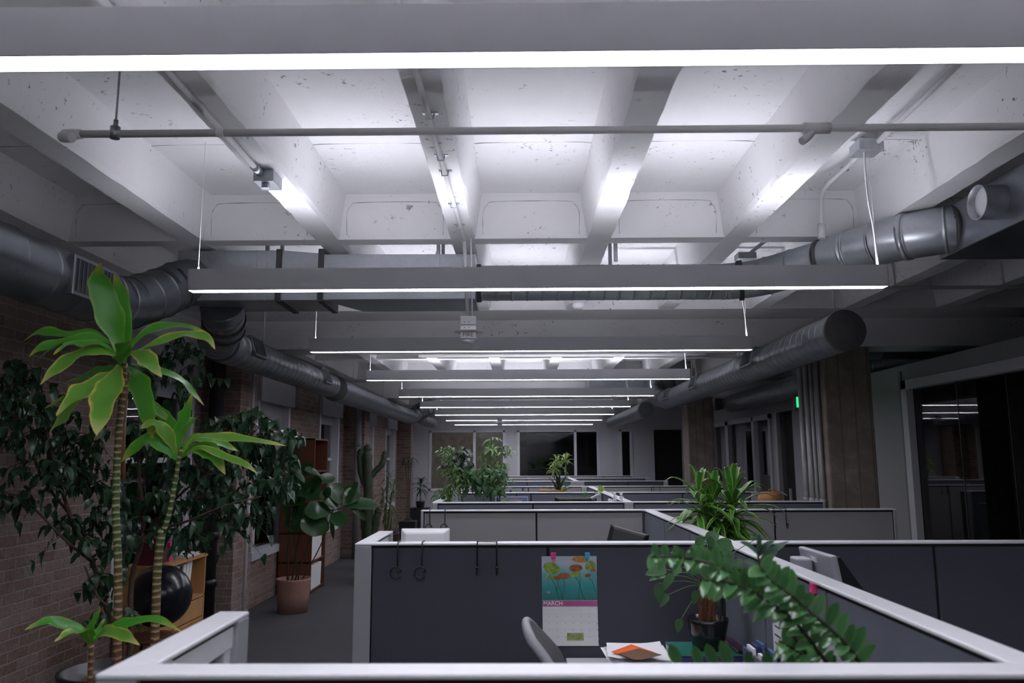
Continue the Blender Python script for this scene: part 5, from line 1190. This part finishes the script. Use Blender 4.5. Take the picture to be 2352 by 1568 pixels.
for k, (a, b_, w_) in enumerate(fid):
    dY = R.uniform(-.28, .28); A_, B_ = at(*a, FY), at(*b_, FY + dY); mid = (A_ + B_) / 2 + V((0, 0, .02)) + V((0, R.uniform(-.03, .03), 0))
    prof = lambda q: (.10 + .9 * (math.sin(math.pi * min(1, q * .98 + .02) ** 1.35)) ** .6) if q < .98 else .12
    M().blade([A_, mid, B_], w_ * FY / 1800 * 1.15, (R.uniform(-.5, .5), -.8, .55), .22, .06, prof, 10).build('leaf', L_FID, t)
M().tube(spl([at(655, 1120, FY), at(662, 1080, FY), at(675, 1000, FY)], 8), .007, 8).build('stem', STEMD, t)

def crown(m, c, n, L_, w_, e0=80, e1=-25, h=.12, droop=.55, lean=(0, 0, 0), rnd=.15):
    """rosette: n strap leaves around a short stem top, from upright (young) to hanging (old)"""
    c = V(c)
    for k in range(n):
        f = k / max(1, n - 1); a = k * 2.39996 + R.uniform(-.2, .2); el_ = math.radians(e0 + (e1 - e0) * f + R.uniform(-8, 8)); l = L_ * (.7 + .3 * math.sin(math.pi * min(1, f + .25))) * R.uniform(1 - rnd, 1 + rnd)
        b0 = c - V((0, 0, h * f)); d = V((math.cos(a) * math.cos(el_), math.sin(a) * math.cos(el_), math.sin(el_)))
        pts = [b0, b0 + d * l * .35, b0 + d * l * .72 - V((0, 0, l * droop * .18)), b0 + d * l - V((0, 0, l * droop * .55))]
        up = V((-math.cos(a) * .5, -math.sin(a) * .5, 1)); prof = lambda q: (.35 + .65 * min(1, q / .35)) * (1 - max(0, (q - .45) / .55) ** 1.6) + .02
        m.blade(pts, w_ * R.uniform(.85, 1.15), up, .35, 0, prof, 8)
# striped dracaena behind the spine
t = thing('striped_dracaena', (1.38, 5.25, .74), 'bushy striped green dracaena standing behind the long spine partition', 'potted plant')
SY = 5.25; p0 = at(1655, 1300, SY)
pot(t, (p0.x, SY, .742), .10, .17, BLACK, .08)
for (px, py, n, L_, e0) in ((1632, 1182, 52, .37, 86), (1682, 1146, 54, .38, 86), (1604, 1125, 18, .30, 75), (1655, 1205, 34, .36, 30), (1640, 1140, 20, .3, 88)):
    Yc = SY + R.uniform(-.08, .08); c = at(px, py, Yc)
    M().tube(spl([V((p0.x, SY, .9)), (V((p0.x, SY, .9)) + c) / 2, c], 6), .012, 8).build('stem', STEMG, t)
    m = M(); crown(m, c, n, L_, .044, e0, -40, .18, .7); m.build('leaf_rosette', L_STR, t)
# lime cane plant
t = thing('lime_cane_plant', (.9, 15.4, .74), 'lime green cane plant with three small crowns in front of the end window', 'potted plant')
LYc = 15.4
pz = at(1290, 1112, LYc); pot(t, (pz.x, LYc, .742), .12, .2, BLACK, .1)
for (px, py, n, L_) in ((1299, 1056, 15, .27), (1279, 1060, 13, .24), (1273, 1080, 20, .26), (1298, 1078, 4, .14)):
    c = at(px, py, LYc); M().tube([V((pz.x, LYc, .92)), V((c.x, c.y, pz.z)), c], .011, 7).build('stem', STEMG, t); m = M(); crown(m, c, n, L_, .045, 75, -5, .05, .8); m.build('leaf_rosette', L_LIME, t)
# spiky dark plant above the orange planter
p = at(1282, 1128, 11.4)
t = thing('spiky_desk_plant', (p.x + .12, 11.42, .74), 'dark spiky leaved plant low in front of the lime cane plant', 'potted plant')
po = at(1252, 1128, 11.4)
M().box(po.x - .08, 11.3, .742, po.x + .26, 11.54, po.z + .02).build('planter_box', plain('orange_wood', (.40, .17, .05), .6), t, bevel=.004)
m = M(); crown(m, at(1284, 1126, 11.42), 34, .34, .04, 85, -10, .12, .35); m.build('leaf_rosette', L_DARK, t); M().tube([V((p.x, 11.42, 1.0)), at(1284, 1126, 11.42)], .012, 8).build('stem', STEMG, t)
m = M(); crown(m, at(1296, 1128, 11.35), 6, .18, .06, 50, 10, .04, .5); m.build('young_leaves', L_LIME, t)
# bamboo and mixed plants on the desk behind the slate partition
def deskplant(name, label, blobs, L_, w_, mat, Y, base, per, down=.6, stems=3, tl=.16):
    b_ = at(base, 1170, Y); t = thing(name, (b_.x, Y, .74), label, 'potted plant'); pot(t, (b_.x, Y, .742), .11, .2, TERRA if name == 'desk_bamboo' else BLACK, .09)
    for k in range(stems):
        q = blobs[k % len(blobs)]; M().tube(spl([V((b_.x + R.uniform(-.04, .04), Y, .92)), (V((b_.x, Y, .92)) + at(q[0], q[1], Y)) / 2 + V((R.uniform(-.05, .05), 0, 0)), at(q[0], q[1] - q[3] * .6, Y)], 8), .006, 7).build('stem', STEMG, t)
    bush(t, [(a, b2, c_, d_, Y, n) for (a, b2, c_, d_, n) in blobs], L_, w_, mat, STEMG, per, .12, down=down, tl=tl)
deskplant('desk_bamboo', 'yellow-green bamboo plant at the left end above the slate partition', [(1025, 1128, 28, 14, 12), (1032, 1085, 26, 12, 7), (1030, 1032, 16, 12, 6), (1055, 1110, 22, 18, 6), (1033, 1055, 10, 20, 2)], .13, .020, L_BAM, 8.42, 1040, 7, .5)
deskplant('dark_leaf_plant', 'dark leaved plant rising between the two bamboos', [(1058, 1045, 20, 20, 10), (1050, 1075, 26, 20, 9), (1065, 1095, 14, 24, 6)], .11, .045, L_DARK, 8.62, 1065, 8, .5)
deskplant('broadleaf_plant', 'fresh green broad leaved plant right of the dark leaved one', [(1105, 1110, 34, 18, 9), (1130, 1090, 24, 20, 7), (1085, 1085, 18, 16, 4), (1140, 1130, 18, 16, 5)], .12, .055, L_PHI, 8.5, 1110, 6, .7)
deskplant('tall_bamboo', 'taller loose bamboo plant reaching up before the end wall pier', [(1142, 1035, 20, 16, 8), (1120, 1060, 24, 26, 5), (1152, 1075, 20, 20, 6), (1125, 1015, 8, 14, 2), (1140, 1110, 26, 18, 5), (1155, 1095, 12, 18, 4)], .13, .022, L_BAM, 8.66, 1138, 7, .5, stems=4)
# vine leaves near the far spine
t = thing('trailing_vine', at(1380, 1140, 9.6), 'single round leafed vine creeping over the second spine partition', 'potted plant')
vp = [at(1350, 1150, 9.75), at(1366, 1130, 9.7), at(1384, 1127, 9.65)]; pot(t, (vp[0].x - .02, 9.72, .742), .06, .12, TERRA)
M().tube([V((vp[0].x - .02, 9.72, .85))] + vp, .004, 6).build('stem', STEMG, t)
for (x0, y0, x1, y1, Y) in ((1383, 1129, 1376, 1114, 9.65), (1345, 1140, 1338, 1134, 9.75), (1350, 1142, 1340, 1141, 9.75)): M().blade([at(x0, y0, Y), (at(x0, y0, Y) + at(x1, y1, Y)) / 2, at(x1, y1, Y)], .085, (0, -1, .2), .1).build('leaf', L_LIME if y0 < 1130 else L_PHI, t)
# philodendron in the glossy black pot
HY = 3.74; ZP = .80 + .1215
rim = at(1625, 1418, HY)
t = thing('philodendron', (rim.x, HY, ZP), 'leafy plant with rusty stems in a glossy black pot, on books', 'potted plant')
pot(t, (rim.x, HY, ZP), .092, rim.z - ZP, BLACKG, .07)
RUST = plain('rusty_stem', (.12, .045, .02), .95, var=.6, scale=90, bump=.7, bscale=120)
for k, (x, y, r) in enumerate(((1612, 1345, .012), (1622, 1325, .013), (1634, 1335, .012), (1645, 1340, .014), (1628, 1350, .010))):
    q = V((rim.x - .03 + .016 * k, HY + .02 * (k % 2), rim.z - .03)); M().tube(spl([q, (q + at(x, y, HY)) / 2, at(x, y, HY)], 8), [r * R.uniform(.85, 1.15) for _ in range(9)], 9).build('woody_stem', RUST, t)
ph = [((1530, 1308), (1482, 1320), 26), ((1528, 1322), (1490, 1334), 13), ((1546, 1318), (1522, 1358), 20), ((1560, 1300), (1548, 1322), 22), ((1534, 1366), (1517, 1394), 20), ((1564, 1422), (1556, 1453), 18), ((1512, 1340), (1516, 1385), 24), ((1602, 1358), (1593, 1388), 18), ((1640, 1372), (1652, 1392), 22), ((1655, 1340), (1668, 1358), 26), ((1625, 1245), (1652, 1226), 30), ((1618, 1240), (1596, 1252), 24), ((1682, 1250), (1636, 1262), 32), ((1660, 1265), (1682, 1285), 26), ((1580, 1280), (1590, 1306), 18), ((1700, 1275), (1735, 1262), 22), ((1690, 1290), (1712, 1310), 22), ((1600, 1262), (1580, 1272), 18)]
for _ in range(26):
    x, y = R.gauss(1640, 36), R.gauss(1272, 20); a = R.uniform(0, 6.28); ph.append(((x, y), (x + 26 * math.cos(a), y + 18 * math.sin(a) + 6), R.uniform(16, 26)))
pet = M()
for k, (a, b_, w_) in enumerate(ph):
    dY = R.uniform(-.12, .14) if k > 9 else R.uniform(-.08, .05); yy = HY + dY; A_, B_ = at(*a, yy), at(*b_, yy + R.uniform(-.04, .03)); s0 = at(1618 + R.uniform(-8, 26), 1340 + R.uniform(-8, 10), HY)
    md = (s0 + A_) / 2 + V((0, 0, .02)); pts = spl([s0, md, A_], 8); M().tube(pts, .0018, 5, False).build('petiole', STEMG, t)
    prof = lambda q: (math.sin(math.pi * min(1, .12 + .88 * q) ** .85) ** .8 + .03)
    M().blade([A_, (A_ + B_) / 2 + V((0, 0, .006)), B_], w_ * yy / 1800, (R.uniform(-.4, .4), -.8, .5), .2, .04, prof, 8).build('leaf', L_PHI, t)
# zz plant right foreground
t = thing('zz_plant', (.86, 2.25, .74), 'glossy arching zz plant leaning over the nearest partition cap', 'potted plant')
pot(t, (.86, 2.25, .742), .12, .24, WMETAL, .10)
base = V((.86, 2.25, .95))
fr = [ # pixel way points (x, y, depth), start leaflet share, leaflet length px, width px
 ([(1880, 1560, 2.1), (1830, 1470, 2.0), (1760, 1375, 1.95), (1674, 1313, 1.9), (1613, 1289, 1.9), (1553, 1279, 1.88), (1495, 1277, 1.86)], .25, 46, 20),
 ([(1920, 1570, 2.12), (1875, 1490, 2.02), (1815, 1416, 1.95), (1742, 1367, 1.92), (1677, 1338, 1.9), (1618, 1332, 1.88)], .2, 60, 26),
 ([(1990, 1575, 2.12), (1966, 1508, 2.0), (1926, 1461, 1.95), (1860, 1404, 1.92), (1815, 1365, 1.9), (1773, 1334, 1.88), (1745, 1300, 1.86)], .12, 64, 28),
 ([(1850, 1590, 2.1), (1790, 1555, 1.98), (1700, 1538, 1.95), (1620, 1532, 1.93), (1535, 1530, 1.92)], .2, 74, 26),
 ([(1960, 1590, 2.15), (1900, 1545, 2.1), (1840, 1500, 2.08), (1790, 1470, 2.05)], .1, 66, 22)]
for fi, (pts, f0, ll, lw) in enumerate(fr):
    P = [base + V((.012 * fi - .02, .01 * fi, 0))] + [at(*q) for q in pts]; s_ = spl(P, 36); n = len(s_)
    M().tube(s_, [.0065 - .0045 * i / n for i in range(n)], 8).build('frond_stem', STEMD, t)
    nl = 13 if fi != 3 else 7; i0 = int(n * (f0 + .12))
    for k in range(nl):
        i = i0 + int((n - 1 - i0) * (k + .5) / nl); i = min(n - 2, i); tg = (s_[i + 1] - s_[i]).normalized(); yv = 1.95
        for sgn in (1, -1):
            if fi == 3 and sgn < 0: continue
            nrm = V((0, -1, 0)).cross(tg).normalized()
            if nrm.z < 0: nrm = -nrm
            d = (nrm * (sgn * .85 if fi != 3 else 1.0) + V((0, R.uniform(-.75, .15), 0)) + tg * R.uniform(.25, .6) + V((0, 0, .15))).normalized()
            l = ll * yv / 1800 * R.uniform(.8, 1.15) * (1 - .25 * k / nl); a = s_[i]; pr = lambda q: math.sin(math.pi * min(1, .05 + .95 * q) ** .9) ** .75 + .02
            M().blade([a, a + d * l * .5 + V((0, 0, .004)), a + d * l + V((0, 0, -.003))], lw * yv / 1800 * R.uniform(.85, 1.15), V((R.uniform(-.5, .5), -1, .6)) + tg * .4, .22, 0, pr, 7).build('leaflet', L_ZZ, t)
L_GREY = mk_leaf('grey_green_leaf', (.075, .13, .09), (.09, .15, .10), rough=.45)
P = [base + V((0, .02, 0)), at(1860, 1500, 2.2), at(1790, 1400, 2.2), at(1752, 1330, 2.2), at(1740, 1270, 2.2)]; s_ = spl(P, 20); M().tube(s_, .003, 7).build('frond_stem', STEMD, t)
for (x0, y0, x1, y1) in ((1742, 1272, 1700, 1243), (1742, 1272, 1742, 1226), (1742, 1275, 1780, 1240), (1745, 1290, 1812, 1242), (1748, 1305, 1786, 1268), (1746, 1300, 1706, 1290), (1752, 1320, 1720, 1325), (1754, 1330, 1795, 1298)):
    M().blade([at(x0, y0, 2.2), at((x0 + x1) / 2, (y0 + y1) / 2 - 4, 2.17), at(x1, y1, 2.15)], .020, (0, -.8, .6), .2, 0, None, 7).build('leaflet', L_GREY, t)
# cactus, palm, further pots along the brick wall
c = at(845, 1290, 11.9)
t = thing('tall_cactus', (c.x, 11.9, 0), 'tall column cactus with raised arms in a dark pot by the brick pier', 'cactus')
pot(t, (c.x, 11.9, 0), .19, .42, BLACK, .16)
def cact(pts, r):
    s_ = spl(pts, 14); m = M(); n = len(s_); k = 10; vs = []
    m.tube(s_, [r * (1 - .08 * math.sin(i * 1.7)) * (1 if i < n - 1 else .5) for i in range(n)], 10)
    m.sphere(s_[-1], r * .85, 10, 6); m.build('cactus_arm' if r < .07 else 'cactus_trunk', CACT, t)
cact([V((c.x, 11.9, .38)), at(846, 1150, 11.9), at(844, 1030, 11.9)], .075)
cact([at(848, 1100, 11.9), at(862, 1082, 11.9), at(878, 1065, 11.9), at(884, 1040, 11.9)], .045)
cact([at(843, 1120, 11.9), at(830, 1090, 11.9), at(826, 1050, 11.9), at(828, 1035, 11.9)], .045)
cact([at(850, 1240, 11.9), at(862, 1210, 11.9), at(866, 1185, 11.9), at(870, 1170, 11.9)], .055)
cact([at(842, 1270, 11.9), at(836, 1200, 11.95), at(837, 1160, 12.0)], .05)
c = atZ(890, 1262, 0); PYc = 13.4; c = at(888, 1230, PYc)
t = thing('lady_palm', (c.x, PYc, 0), 'thin yellowish palm in a dark red pot before the far windows', 'potted plant')
pot(t, (c.x, PYc, 0), .21, .56, plain('oxblood_pot', (.035, .015, .015), .6), .17)
for k, (x, y) in enumerate(((893, 1095), (905, 1110), (880, 1130), (897, 1150), (886, 1165), (900, 1180))):
    q = at(x, y, PYc); M().tube([V((c.x + .02 * (k - 2), PYc, .52)), q], .010, 7).build('stem', STEMG, t); m = M(); crown(m, q, 16, .26, .022, 60, -45, .1, .9); m.build('leaf_rosette', L_PALM, t)
c = at(937, 1230, 15.6)
t = thing('bare_stem_plant', (c.x, 15.6, 0), 'thin plant in a square black pot right of the lady palm', 'potted plant')
M().hexa([(c.x - .13, 15.47, 0), (c.x + .13, 15.47, 0), (c.x + .13, 15.73, 0), (c.x - .13, 15.73, 0), (c.x - .16, 15.44, .58), (c.x + .16, 15.44, .58), (c.x + .16, 15.76, .58), (c.x - .16, 15.76, .58)]).build('square_pot', BLACK, t, bevel=.006)
for k in range(3): M().tube(spl([V((c.x - .03 + .03 * k, 15.6, .56)), at(936 + 3 * k, 1120, 15.6), at(928 + 9 * k, 1050, 15.6)], 8), .007, 7).build('stem', STEMD, t)
m = M()
for (x, y) in ((928, 1050), (940, 1048), (946, 1052), (935, 1180)): crown(m, at(x, y, 15.6), 9, .24, .02, 40, -50, .08, .9)
m.build('leaf_rosette', L_DARK, t)
c = at(965, 1180, 17.5)
t = thing('dark_floor_plant', (c.x, 17.5, 0), 'small dark plant on a black stand before the end wall, left side', 'potted plant')
M().box(c.x - .2, 17.3, 0, c.x + .2, 17.7, .72).build('plant_stand', BLACK, t, bevel=.005); pot(t, (c.x, 17.5, .72), .1, .14, BLACK)
m = M(); crown(m, at(966, 1110, 17.5), 22, .3, .045, 70, -40, .15, .8); m.build('leaf_rosette', L_DARK, t); M().tube([V((c.x, 17.5, .84)), at(966, 1110, 17.5)], .01, 7).build('stem', STEMG, t)
for o in list(bpy.data.objects):
    if '_o' in o: del o['_o']
